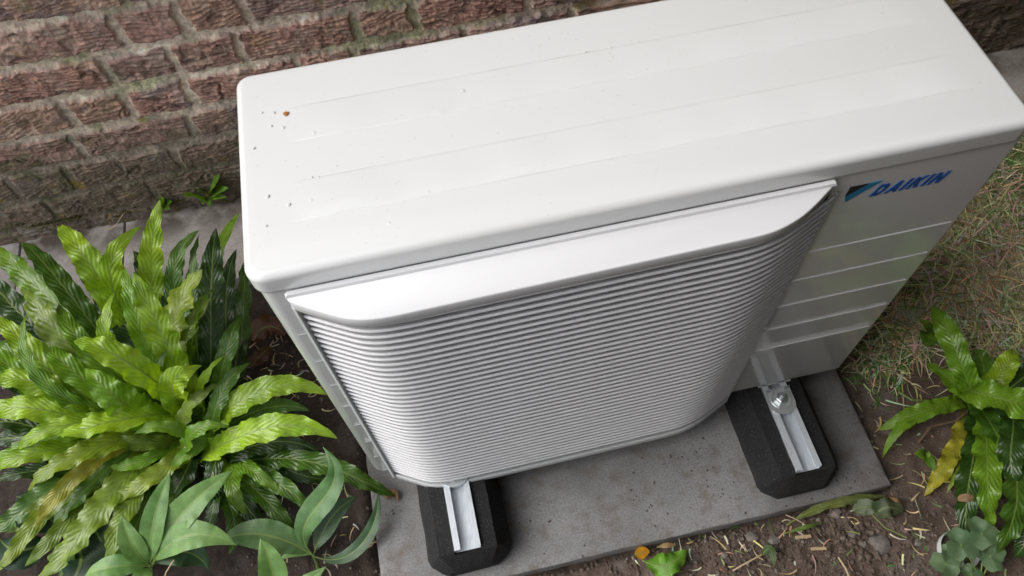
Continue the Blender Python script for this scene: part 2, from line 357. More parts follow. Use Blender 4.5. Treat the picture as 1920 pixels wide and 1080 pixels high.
# lid
mb = MB(); rad = (.024, .020, .020, .020); rings = []
i0 = .0035; rings.append(rrect(i0, W - i0, i0, D - i0, [r - i0 for r in rad], ZL + .0005)); rings.append(rrect(0, W, 0, D, rad, ZL + .0005)); rings.append(rrect(0, W, 0, D, rad, ZL + .003))
re = .0105
for k in range(0, 9):
    a = R_(90 * k / 8); ins = re * (1 - math.cos(a)); rings.append(rrect(ins, W - ins, ins, D - ins, [max(r - ins * .75, .004) for r in rad], H - re + re * math.sin(a)))
mb.rings(rings, cap0=False)
def band(mb, x0, x1, y0, y1, z, h=.0009, s=.0042):
    V = []; F = []; xs = np.linspace(x0, x1, 60); c = [(0, 0), (.25, .14), (.5, .5), (.75, .86), (1, 1)]
    for x in xs:
        f = float(sstep(x0, x0 + .03, x) * sstep(x1, x1 - .03, x))
        row = [(y0 + s * .6 * u, v) for u, v in c] + [(y1 - s * 1.3 * u, v) for u, v in c[::-1]]
        V += [(x, y, z - .0002 + (h * (1 + .25 * math.sin(x * 61) + .2 * math.sin(x * 23 + y0 * 90)) * v + .0002 * (v > 0)) * f) for y, v in row]
    n = 10
    for i in range(59): F += [(i * n + k, (i + 1) * n + k, (i + 1) * n + k + 1, i * n + k + 1) for k in range(n - 1)]
    mb.add(V, F)
band(mb, .055, .915, .068, .130, H); band(mb, .055, .915, .191, .252, H)
def stroke(mb, a, b, wd, z, h):
    a = Vector(a); b = Vector(b); t = (b - a).normalized(); n = Vector((-t.y, t.x)) * wd / 2
    q = [a - n, b - n, b + n, a + n]; q2 = [a - n * .3, b - n * .3, b + n * .3, a + n * .3]
    mb.rings([[(p.x, p.y, z - .0002) for p in q], [(p.x, p.y, z + h) for p in q2]], cap0=False)
tri = [(.466, .056), (.495, .052), (.481, .030)]
for i in range(3): stroke(mb, tri[i], tri[(i + 1) % 3], .0020, H, .00014)
lid = mb.obj('top_cover', m_white, unit, angle=30)
# body
mb = MB(); i1 = .0035; rb = (.021, .006, .02, .02)
def bodyring(z, e=0.): return rrect(i1 + e, W - i1 - e, i1 + e, D - i1 - e, rb, z)
mb.rings([bodyring(.0, .004), bodyring(.0015, .001), bodyring(.004), bodyring(ZL - .001), bodyring(ZL + .002, .002)], cap0=True, cap1=False)
# pressed lines on the right of the front sheet
def pressline(mb, x0, x1, z, r=.0017):
    n = 6; rings = []
    for x, q in ((x0, .1), (x0 + .004, 1), (x1 - .004, 1), (x1, .1)):
        rings.append([(x, i1 + .0004 - r * 1.15 * q * math.sin(math.pi * k / n), z + r * 1.2 * q * math.cos(math.pi * k / n)) for k in range(n + 1)])
    mb.rings(rings, False, False)
for z in (.5105, .431, .351, .270, .189): pressline(mb, .704, .943, z)
body = mb.obj('casing', m_white, unit, angle=30)
# seam strip between lid and casing that catches the light
mb = MB(); mb.rings([rrect(.0012, W - .0012, .0012, D - .0012, [.0235, .0195, .019, .019], ZL - .0022), rrect(.0, W, .0, D, [.024, .0205, .02, .02], ZL - .0012), rrect(.0, W, .0, D, [.024, .0205, .02, .02], ZL)], True, False)
mb.obj('cover_rim', m_white, unit, angle=60)
# base tray
m_tray, _, _ = mat('base_tray_steel', (.45, .46, .45), .4)
mb = MB(); mb.rings([rrect(.012, W - .012, .012, D - .012, [.015] * 4, -.006), rrect(.008, W - .008, .008, D - .008, [.015] * 4, -.0005)]); mb.obj('base_tray', m_tray, unit)
# four brackets of the tray
for (bx) in (.150, .815):
    for (y0, y1) in ((.004, .03), (D - .03, D + .012)):
        mb = MB(); mb.box(bx - .034, bx + .034, y0, y1, -.0095, -.0065); mb.obj('mounting_bracket', m_tray, unit)
# screws at the left edge
for yy, zz in ((.262, .672), (.052, .672)):
    mb = MB(); mb.rings([[(.0035 - d, yy + r * math.cos(a * math.pi / 5), zz + r * math.sin(a * math.pi / 5)) for a in range(10)] for d, r in ((0, .005), (.005, .005), (.0075, .0035))], False, True); mb.obj('screw', m_zinc, unit)
# grille -----------------------------------------------------------
def smoothpts(pts, it=3):
    pts = [np.array(p, float) for p in pts]
    for _ in range(it):
        q = [pts[0]]
        for a, b in zip(pts, pts[1:]): q += [a * .75 + b * .25, a * .25 + b * .75]
        q.append(pts[-1]); pts = q
    return np.array(pts)
SL = smoothpts([(.0415, -.004), (.0425, -.0065), (.082, -.0300), (.108, -.0440), (.140, -.0500), (.200, -.0505), (.545, -.0475), (.598, -.0465), (.635, -.0390), (.664, -.0270), (.7135, -.004)], 4)
SL[:, 1] *= 1.0
def offset(cv, d):
    t = np.gradient(cv, axis=0); t /= np.linalg.norm(t, axis=1)[:, None]; n = np.stack([-t[:, 1], t[:, 0]], 1)
    return cv + n * d          # +d = inwards (towards the casing)
mb = MB(); pitch = .0158; NS = 41
prof = [(.0000, -.0004), (.0002, .0010), (.0009, .0022), (.0022, .0029), (.0034, .0025), (.0120, -.0034), (.0120, -.0048), (.0034, -.0010), (.0018, -.0016), (.0006, -.0013)]
for i in range(NS):
    z = .6465 - i * pitch; rings = []
    for k in range(len(SL)): rings.append(None)
    offs = [offset(SL, d) for d, _ in prof]
    for k in range(len(SL)):
        r = []
        for (o_, (d, h)) in zip(offs, prof):
            y = min(o_[k][1], -.0008); r.append((np.clip(o_[k][0], .0395, .7125), y, z + h))
        rings[k] = r
    mb.rings(rings)
grille = empty('grille', (0, 0, 0), None, None); grille.parent = unit
for k_ in ('label', 'category'):
    if k_ in grille: del grille[k_]
def child(mb, name, m, **k):
    o = mb.obj(name, m, None, **k); loc = o.location.copy(); o.parent = grille; o.location = loc - Vector((W / 2, D / 2, 0)); return o
child(mb, 'slats', m_plast, angle=50)
# ribs behind the slats
mb = MB()
for k in range(12):
    x = .070 + k * .0553; xi = np.interp(x, SL[:, 0], SL[:, 1]); mb.box(x - .0022, x + .0022, xi + .0110, min(xi + .022, -.001), -.008, .655)
child(mb, 'ribs', m_frame)
mb = MB(); mb.box(.046, .706, -.0012, .0030, -.002, .655); child(mb, 'inner_screen', m_dark)
# hood of the grille
HO = smoothpts([(.0345, -.0005), (.0365, -.0075), (.0405, -.0125), (.078, -.0355), (.108, -.0510), (.140, -.0562), (.190, -.0555), (.560, -.0520), (.606, -.0510), (.636, -.0430), (.662, -.0315), (.6985, -.0075), (.7055, -.0035), (.706, -.0005)], 3)
def hoodring(ins, z, slope=0.):
    o_ = offset(HO, ins); out = [(np.clip(p[0], .034 + ins, .7065 - ins), min(p[1], -.0002), z - slope * (-p[1]) / .055) for p in o_]
    return out
def closed(r): return r
mb = MB(); mb.rings([hoodring(.0060, .6540), hoodring(.0030, .6540), hoodring(.0020, .6552), hoodring(0., .6800, .006), hoodring(.0006, .6812, .006), hoodring(.0018, .6818, .006)], True, True)
child(mb, 'hood', m_plast, angle=40)
mb = MB(); mb.rings([[(.036, -.0075, .6812), (.7035, -.0075, .6812), (.7035, -.0003, .6812), (.036, -.0003, .6812)], [(.0385, -.0062, .6852), (.7020, -.0062, .6852), (.7020, -.0003, .6852), (.0385, -.0003, .6852)]], False, True)
child(mb, 'hood_rim', m_plast)
# side and bottom frame
mb = MB(); mb.rings([[(x, y, z) for x, y in ((.0345, -.0003), (.0358, -.0065), (.0400, -.0090), (.0430, -.0060), (.0430, -.0003))] for z in (-.020, .656)]); 
mb.rings([[(x, y, z) for x, y in ((.7125, -.0003), (.7125, -.0035), (.7150, -.0035), (.7160, -.0003))] for z in (-.020, .656)])
BO = SL.copy()
def bring(d, z): 
    o_ = offset(BO, d); return [(np.clip(p[0], .036, .715), min(p[1], -.0005), z) for p in o_]
def strip(mb, a, b): 
    n = len(a); mb.add(a + b, [(k, k + 1, n + k + 1, n + k) for k in range(n - 1)])
q = [bring(.012, -.009), bring(.0015, -.007), bring(-.0008, -.0085), bring(-.0018, -.0125), bring(-.0014, -.0225), bring(.001, -.0245), bring(.012, -.0245)]
for a, b_ in zip(q, q[1:]): strip(mb, a, b_)
child(mb, 'frame', m_frame, angle=60)
# the small clip slots beside the grille
for k in range(8):
    z = .575 - k * .0815; mb = MB(); mb.box(.0215, .0345, .0024, .0034, z - .0009, z + .0009); child(mb, 'clip_slot', m_frame)
# maker's mark
m_black, _, _ = mat('mark_black', (.008, .008, .010), .35); m_cy, _, _ = mat('mark_light_blue', (.010, .22, .42), .35); m_bl, _, _ = mat('mark_blue', (.006, .085, .32), .35)
badge = empty('badge', (0, 0, 0), None, None); badge.parent = unit
for k_ in ('label', 'category'):
    if k_ in badge: del badge[k_]
def poly(name, polys, m, yy):
    mb = MB()
    for pl in polys: 
        n = len(pl); mb.rings([[(x, i1 - yy + .0010, z) for x, z in pl], [(x, i1 - yy, z) for x, z in pl]], False, True)
    o = mb.obj(name, m, None, smooth=False, angle=None); loc = o.location.copy(); o.parent = badge; o.location = loc - Vector((W / 2, D / 2, 0)); return o
poly('black_triangle', [[(.7350, .6555), (.7345, .6375), (.7590, .6555)]], m_black, .0013)
poly('light_blue_stripe', [[(.7345, .6365), (.7600, .6555), (.7775, .6555), (.7390, .6235)]], m_cy, .0012)
# letters : (x along, height 0..1) in a 1-high cell, slanted afterwards
LET = {'D': ([[(0, 0), (.30, 0), (.30, 1), (0, 1)], [(.30, .78), (.30, 1), (.72, 1), (.92, .86), (.98, .62), (.98, .38), (.88, .14), (.66, 0), (.30, 0), (.30, .22), (.58, .22), (.68, .38), (.68, .64), (.58, .78)]], 1.08),
       'A': ([[(0, 0), (.42, 1), (.72, 1), (.48, .62), (.32, 0)], [(.48, .62), (.72, 1), (1.02, 0), (.74, 0), (.58, .62)], [(.36, .16), (.72, .16), (.66, .38), (.42, .38)]], 1.10),
       'I': ([[(0, 0), (.30, 0), (.30, 1), (0, 1)]], .42),
       'K': ([[(0, 0), (.30, 0), (.30, 1), (0, 1)], [(.30, .42), (.30, .66), (.66, 1), (1.02, 1), (.60, .58)], [(.60, .58), (.38, .42), (.66, 0), (1.04, 0)]], 1.10),
       'N': ([[(0, 0), (.28, 0), (.28, 1), (0, 1)], [(.28, 1), (.28, .62), (.72, 0), (.72, .38)], [(.72, 0), (1.0, 0), (1.0, 1), (.72, 1)]], 1.08)}
x = .7705; hh = .0215; sxl = .0160; z0 = .6248
for ch in 'DAIKIN':
    pls, adv = LET[ch]
    poly('letter', [[(x + u * sxl + v * hh * .40, z0 + v * hh) for u, v in pl] for pl in pls], m_bl, .0014); x += (adv + .17) * sxl
# rust coloured speck on the cover
m_spk, _, _ = mat('orange_bud_scale', (.42, .16, .03), .6)
mb = MB(); clod(mb, (.063, .240, H + .0012), .0042, random.Random(2), .35); tag(mb.obj('bud_scale', m_spk), 'tiny orange brown speck lying on the left of the white top cover', 'debris')
# raindrops ---------------------------------------------------------
m_drop, nt, b = mat('wet_bead', (.70, .70, .69), .03, IOR=1.4); b.inputs['Coat Weight'].default_value = 1.; b.inputs['Coat Roughness'].default_value = .02
mb = MB(); rings = []
for k in range(6): a = R_(90 * k / 6); rings.append([(math.cos(a) * math.cos(t_ * math.pi / 7), math.cos(a) * math.sin(t_ * math.pi / 7), 0.15 * math.sin(a)) for t_ in range(14)])
mb.rings(rings, False, True); drop0 = mb.obj('raindrop', m_drop); rd = random.Random(11); first = True
def onband(y): return .068 < y < .13 or .191 < y < .252
for k in range(135):
    x = rd.betavariate(1.1, 1.9) * .62 + .02; y = rd.uniform(.02, D - .02)
    s = rd.choice([.0009, .0011, .0013, .0016, .0020]) * rd.uniform(.8, 1.2)
    o = drop0 if first else drop0.copy()
    if not first: C.objects.link(o)
    first = False
    o.location = (x, y, H - .0001 + (.0011 if onband(y) else 0)); o.scale = (s * rd.uniform(.8, 1.5), s * rd.uniform(.8, 1.2), s); o.rotation_euler = (0, 0, rd.random() * 3)
    tag(o, 'small clear raindrop lying on the white top cover', 'raindrop', 'raindrops on the white top cover')

# ================================================================== RUBBER MOUNTS
def mount(cx, seed, label, bolt_y):
    t = empty('rubber_mount', (cx, .14, -.10), label, 'rubber mount', 'rubber mounts under the unit')
    rs = np.random.RandomState(seed); y0, y1 = -.196, .49; zt = -.0135; zb = -.0995
    secs = [(y0, .60, -.062), (y0 + .009, .77, -.040), (y0 + .0185, .92, -.0175), (y0 + .0225, .965, zt - .001), (y0 + .032, 1.0, zt)]
    ys = [s[0] for s in secs] + list(np.linspace(y0 + .055, y1 - .055, 22)); rings = []
    for y in ys:
        f = 1.; top = zt
        for s in secs:
            if y == s[0]: f, top = s[1], s[2]
        f *= 1 + .012 * rs.uniform(-1, 1); wb, wt = .079 * f, .054 * min(1, f + .05)
        h = top - zb; gr = top if y < -.174 else -.0265; r = [(cx - wb, y, zb), (cx - wb - .001, y, zb + .3 * h), (cx - wb * .93, y, zb + .62 * h), (cx - wt * 1.04, y, top - .008), (cx - wt, y, top - .001), (cx - wt * .9, y, top),
             (cx - .0262, y, top), (cx - .0256, y, gr), (cx + .0256, y, gr), (cx + .0262, y, top), (cx + wt * .9, y, top), (cx + wt, y, top - .001), (cx + wt * 1.04, y, top - .008), (cx + wb * .93, y, zb + .62 * h), (cx + wb + .001, y, zb + .3 * h), (cx + wb, y, zb)]
        r = [(p[0] + rs.uniform(-.0012, .0012), p[1] + rs.uniform(-.0012, .0012), p[2] + (rs.uniform(-.0007, .0007) if p[2] > zb + .01 else 0)) for p in r]
        if y == y0: r = [(p[0], p[1] - .003 * (1 - ((p[0] - cx) / wb) ** 2), p[2]) for p in r]
        rings.append(r)
    mb = MB(); mb.rings(rings); mb.obj('rubber_block', m_rub, t, angle=28)
    # aluminium channel : floor, two walls, two inward lips
    mb = MB(); a, zt2, zf = .0245, -.0065, -.0250; th = .0016
    pr = [(-a, zf), (a, zf), (a, zt2), (a - .0115, zt2), (a - .0115, zt2 - .0032), (a - .0100, zt2 - .0032), (a - .0100, zt2 - th), (a - th, zt2 - th), (a - th, zf + th), (-a + th, zf + th), (-a + th, zt2 - th), (-a + .0100, zt2 - th), (-a + .0100, zt2 - .0032), (-a + .0115, zt2 - .0032), (-a + .0115, zt2), (-a, zt2)]
    mb.rings([[(cx + x, y, z) for x, z in pr] for y in (-.172, .46)]); mb.obj('channel_rail', m_alu, t, smooth=False, angle=None)
    # bolt, washer and wing piece
    zz = zt2 + .0004
    mb = MB()
    pl = [(-.0265, .024), (-.0265, -.010)] + [(.0265 * math.cos(R_(180 + 180 * k / 12)), -.010 + .0215 * math.sin(R_(180 + 180 * k / 12))) for k in range(1, 12)] + [(.0265, -.010), (.0265, .024)]
    mb.rings([[(cx + x, bolt_y + y, zz) for x, y in pl], [(cx + x, bolt_y + y, zz + .0022) for x, y in pl]]); mb.obj('clamp_plate', m_zinc, t, angle=30)
    mb = MB()
    ci = lambda r, z, n=20: [(cx + r * math.cos(2 * math.pi * k / n), bolt_y + r * math.sin(2 * math.pi * k / n), z) for k in range(n)]
    mb.rings([ci(.0205, zz + .0024), ci(.0212, zz + .0034), ci(.0203, zz + .0046), ci(.0165, zz + .0040), ci(.0115, zz + .0034)]); mb.obj('washer', m_zinc, t, angle=30)
    mb = MB(); mb.rings([ci(.0112, zz + .0036, 6), ci(.0114, zz + .0108, 6), ci(.0098, zz + .0118, 6)])
    for sx_ in (-1, 1): mb.box(cx + sx_ * .0185 - .0045, cx + sx_ * .0185 + .0045, bolt_y + .0185, bolt_y + .0205, zz + .002, zz + .0135)
    mb.rings([ci(.0055, zz + .0115, 12), ci(.0055, zz + .0235, 12), ci(.0045, zz + .0250, 12)]); bo = mb.obj('bolt', m_bolt, t, smooth=False, angle=None)
    return t
mount(.1540, 1, 'black rubber mount with aluminium rail under the left end of the grille', -.026)
mount(.8130, 2, 'black rubber mount with a shiny exposed bolt at the right end of the unit', -.030)

# ================================================================== PLANTS
def leaf_mat(name, gloss=.32, vein=70., corr=1., trans=.28, slant=.35, dark=.13):
    m, nt, b = mat(name, rough=gloss); b.inputs['Specular IOR Level'].default_value = .55
    oi = N(nt, 'ObjectInfo'); uv = N(nt, 'UVMap'); s = N(nt, 'SeparateXYZ'); nt.links.new(uv.outputs[0], s.inputs[0])
    def M(op, a, b_=None, c_=None):
        n = N(nt, 'Math', operation=op)
        for i, v in enumerate((a, b_, c_)):
            if v is None: continue
            if isinstance(v, (int, float)): n.inputs[i].default_value = v
            else: nt.links.new(v, n.inputs[i])
        return n.outputs[0]
    av = M('ABSOLUTE', s.outputs[1])
    g = geop(nt); nz = noise(nt, 60, 4, .6, g); nb = noise(nt, 16, 3, .5, g)
    ph = M('ADD', M('MULTIPLY', s.outputs[0], vein), M('ADD', M('MULTIPLY', av, -slant * 8), M('MULTIPLY', nb, 3.)))
    wv = M('SINE', M('MULTIPLY', ph, 6.283)); wv01 = M('MULTIPLY_ADD', wv, .5, .5)
    c = mix(nt, 1., oi.outputs['Color'], ramp(nt, nz, [(.25, .74), (.75, 1.28)]), 'MULTIPLY')
    c = mix(nt, 1., c, ramp(nt, nb, [(.3, (.78, .86, .8)), (.7, (1.22, 1.12, 1.1))]), 'MULTIPLY')
    c = mix(nt, ramp(nt, wv01, [(.0, dark), (.35, 0.)]), c, (.0, .0, .0))
    rib = ramp(nt, av, [(.035, 1.), (.085, 0.)]); c = mix(nt, M('MULTIPLY', rib, .7), c, (.22, .30, .07))
    # browning tip and margin, amount in the object's alpha
    tip = M('MULTIPLY', oi.outputs['Alpha'], M('ADD', M('SMOOTH_MIN', s.outputs[0], 1.) if False else s.outputs[0], M('MULTIPLY', nz, .35)))
    c = mix(nt, ramp(nt, tip, [(1.0, 0.), (1.16, 1.)]), c, (.42, .36, .04)); c = mix(nt, ramp(nt, tip, [(1.20, 0.), (1.30, 1.)]), c, (.16, .07, .025))
    c = mix(nt, ramp(nt, noise(nt, 130, 3, .5, g), [(.70, 0.), (.76, .7)]), c, (.10, .075, .02))      # small blemishes
    nt.links.new(c, b.inputs['Base Color'])
    h = M('ADD', M('MULTIPLY', wv01, corr), M('MULTIPLY', nz, .5)); bump(nt, b, h, .55, .0016)
    tr = N(nt, 'BsdfTranslucent'); tc = mix(nt, 1., c, (1.5, 1.5, .5), 'MULTIPLY'); nt.links.new(tc, tr.inputs[0])
    ms = N(nt, 'MixShader'); ms.inputs[0].default_value = trans; out = nt.nodes['Material Output']
    nt.links.new(b.outputs[0], ms.inputs[1]); nt.links.new(tr.outputs[0], ms.inputs[2]); nt.links.new(ms.outputs[0], out.inputs[0])
    return m
m_fern = leaf_mat('fern_frond', .33, 24, .6, .32, .35, .13)
m_sage = leaf_mat('grey_green_leaf', .46, 9, .12, .15, .9, .03)
def blade(name, parent, pts, width, color, tipb, m, kind='fern', wave=1., twist=0., seed=0, fold=.18, thick=.0, ns=64, nv=11, up=None):
    """a leaf grown along pts; width is the full width in metres"""
    r = random.Random(seed); pts = [np.array(p, float) for p in pts]
    # quadratic / cubic through the points
    cum = [0.]
    for a, b in zip(pts, pts[1:]): cum.append(cum[-1] + np.linalg.norm(b - a))
    tt = np.array(cum) / cum[-1]; K = len(pts)
    def cv(t):
        o = np.zeros(3)
        for i in range(K):
            l = 1.
            for j in range(K):
                if j != i: l *= (t - tt[j]) / (tt[i] - tt[j])
            o += l * pts[i]
        return o
    L = cum[-1]; S = np.linspace(0, 1, ns); CP = np.array([cv(t) for t in S]); T = np.gradient(CP, axis=0); T /= np.linalg.norm(T, axis=1)[:, None]
    cam_d = np.array(CAM) - CP.mean(0); cam_d /= np.linalg.norm(cam_d)
    U = np.array(up, float) if up is not None else np.array([0, 0, 1.]) * .75 + cam_d * .55; V = []; UV = []
    ph1, ph2 = r.random() * 6, r.random() * 6; f1 = r.uniform(5.0, 7.5) * L / .34; f2 = r.uniform(5.0, 7.5) * L / .34
    q0 = r.uniform(9, 13); tw = R_(twist)
    for i, s in enumerate(S):
        n = U - T[i] * U.dot(T[i]); n /= np.linalg.norm(n) + 1e-9; sd_ = np.cross(T[i], n)
        a = tw * (s - .2) * 1.3; n, sd_ = n * math.cos(a) + sd_ * math.sin(a), sd_ * math.cos(a) - n * math.sin(a)
        if kind == 'fern':
            st = .10; u = max(0, (s - st) / (1 - st)); pw = min(1, (u / .14)) ** .6 * (1 - max(0, (u - .60) / .40) ** 2.0) ** .75 if u > 0 else 0
            pw *= 1 + .07 * math.sin(u * 9 + ph1); pw = max(pw, .035)
        elif kind == 'lance':
            st = .06; u = max(0, (s - st) / (1 - st)); pw = max(math.sin(math.pi * u ** .85) ** .85 if 0 < u < 1 else 0, .03)
        else:
            u = s; pw = max(math.sin(math.pi * min(1, u * .96 + .02) ** .8) ** .7, .03)
        for k in range(nv):
            v = -1 + 2 * k / (nv - 1); av = abs(v); side = 0 if v < 0 else 1
            wv = math.sin(2 * math.pi * (f1 if side else f2) * s + (ph1 if side else ph2)) + .45 * math.sin(2 * math.pi * 2.3 * (f1 if side else f2) * s + ph2)
            amp = wave * .0068 * (width / .05) * av ** 1.7 * min(1, pw * 1.5)
            scal = 1 + .07 * wave * math.cos(2 * math.pi * (f1 if side else f2) * s + (ph1 if side else ph2) + 1) * av ** 2 + (.045 * wave * math.sin(2 * math.pi * q0 * 1.7 * s + side * 2) * av ** 3) + (.045 * wave * (r.random() - .5) if av > .99 else 0)
            p = CP[i] + sd_ * (v * width / 2 * pw * scal) + n * (amp * wv + fold * av * width / 2 * pw - .15 * fold * width * av * av)
            V.append(p); UV.append((s, v))
    F = [(i * nv + k, (i + 1) * nv + k, (i + 1) * nv + k + 1, i * nv + k + 1) for i in range(ns - 1) for k in range(nv - 1)]
    # stalk and midrib with real thickness under the blade
    o_ = len(V); e = .0016 if kind == 'fern' else .0013
    for i, s in enumerate(S):
        n = U - T[i] * U.dot(T[i]); n /= np.linalg.norm(n) + 1e-9; sd_ = np.cross(T[i], n); rr = e * (1.25 - s)
        for k in range(5): a = 2 * math.pi * k / 5; V.append(CP[i] + (sd_ * math.cos(a) + n * math.sin(a)) * rr - n * .0006); UV.append((s * .6, 0))
    F += [(o_ + i * 5 + k, o_ + i * 5 + (k + 1) % 5, o_ + (i + 1) * 5 + (k + 1) % 5, o_ + (i + 1) * 5 + k) for i in range(ns - 1) for k in range(5)]
    ob = mesh(name, V, F, m, parent, True, uv=UV); ob.color = (*color, tipb)
    return ob
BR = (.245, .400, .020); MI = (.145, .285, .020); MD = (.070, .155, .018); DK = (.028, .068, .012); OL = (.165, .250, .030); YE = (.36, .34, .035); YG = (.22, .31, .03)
PXM = lambda q: (CAM - q).length / FPX               # metres per photo pixel at q
def fern(crown_px, cz, fronds, label, seed):
    c = P(*crown_px, cz); t = empty('fern', c, label, 'fern'); r = random.Random(seed)
    for i, f in enumerate(fronds):
        pts, wpx, colr, tb = f[:4]; opt = f[4] if len(f) > 4 else {}
        Q = [P(*p) for p in pts]
        if not opt.get('free'):
            a = r.random() * 6.28; base = c + Vector((math.cos(a), math.sin(a), 0)) * .02; base.z = cz - .005
            if opt.get('b'): base = P(*opt['b'])
            Q = [base] + Q
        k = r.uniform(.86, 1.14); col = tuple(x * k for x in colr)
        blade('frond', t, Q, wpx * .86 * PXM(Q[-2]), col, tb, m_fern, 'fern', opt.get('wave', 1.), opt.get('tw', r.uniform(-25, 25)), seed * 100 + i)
    return t
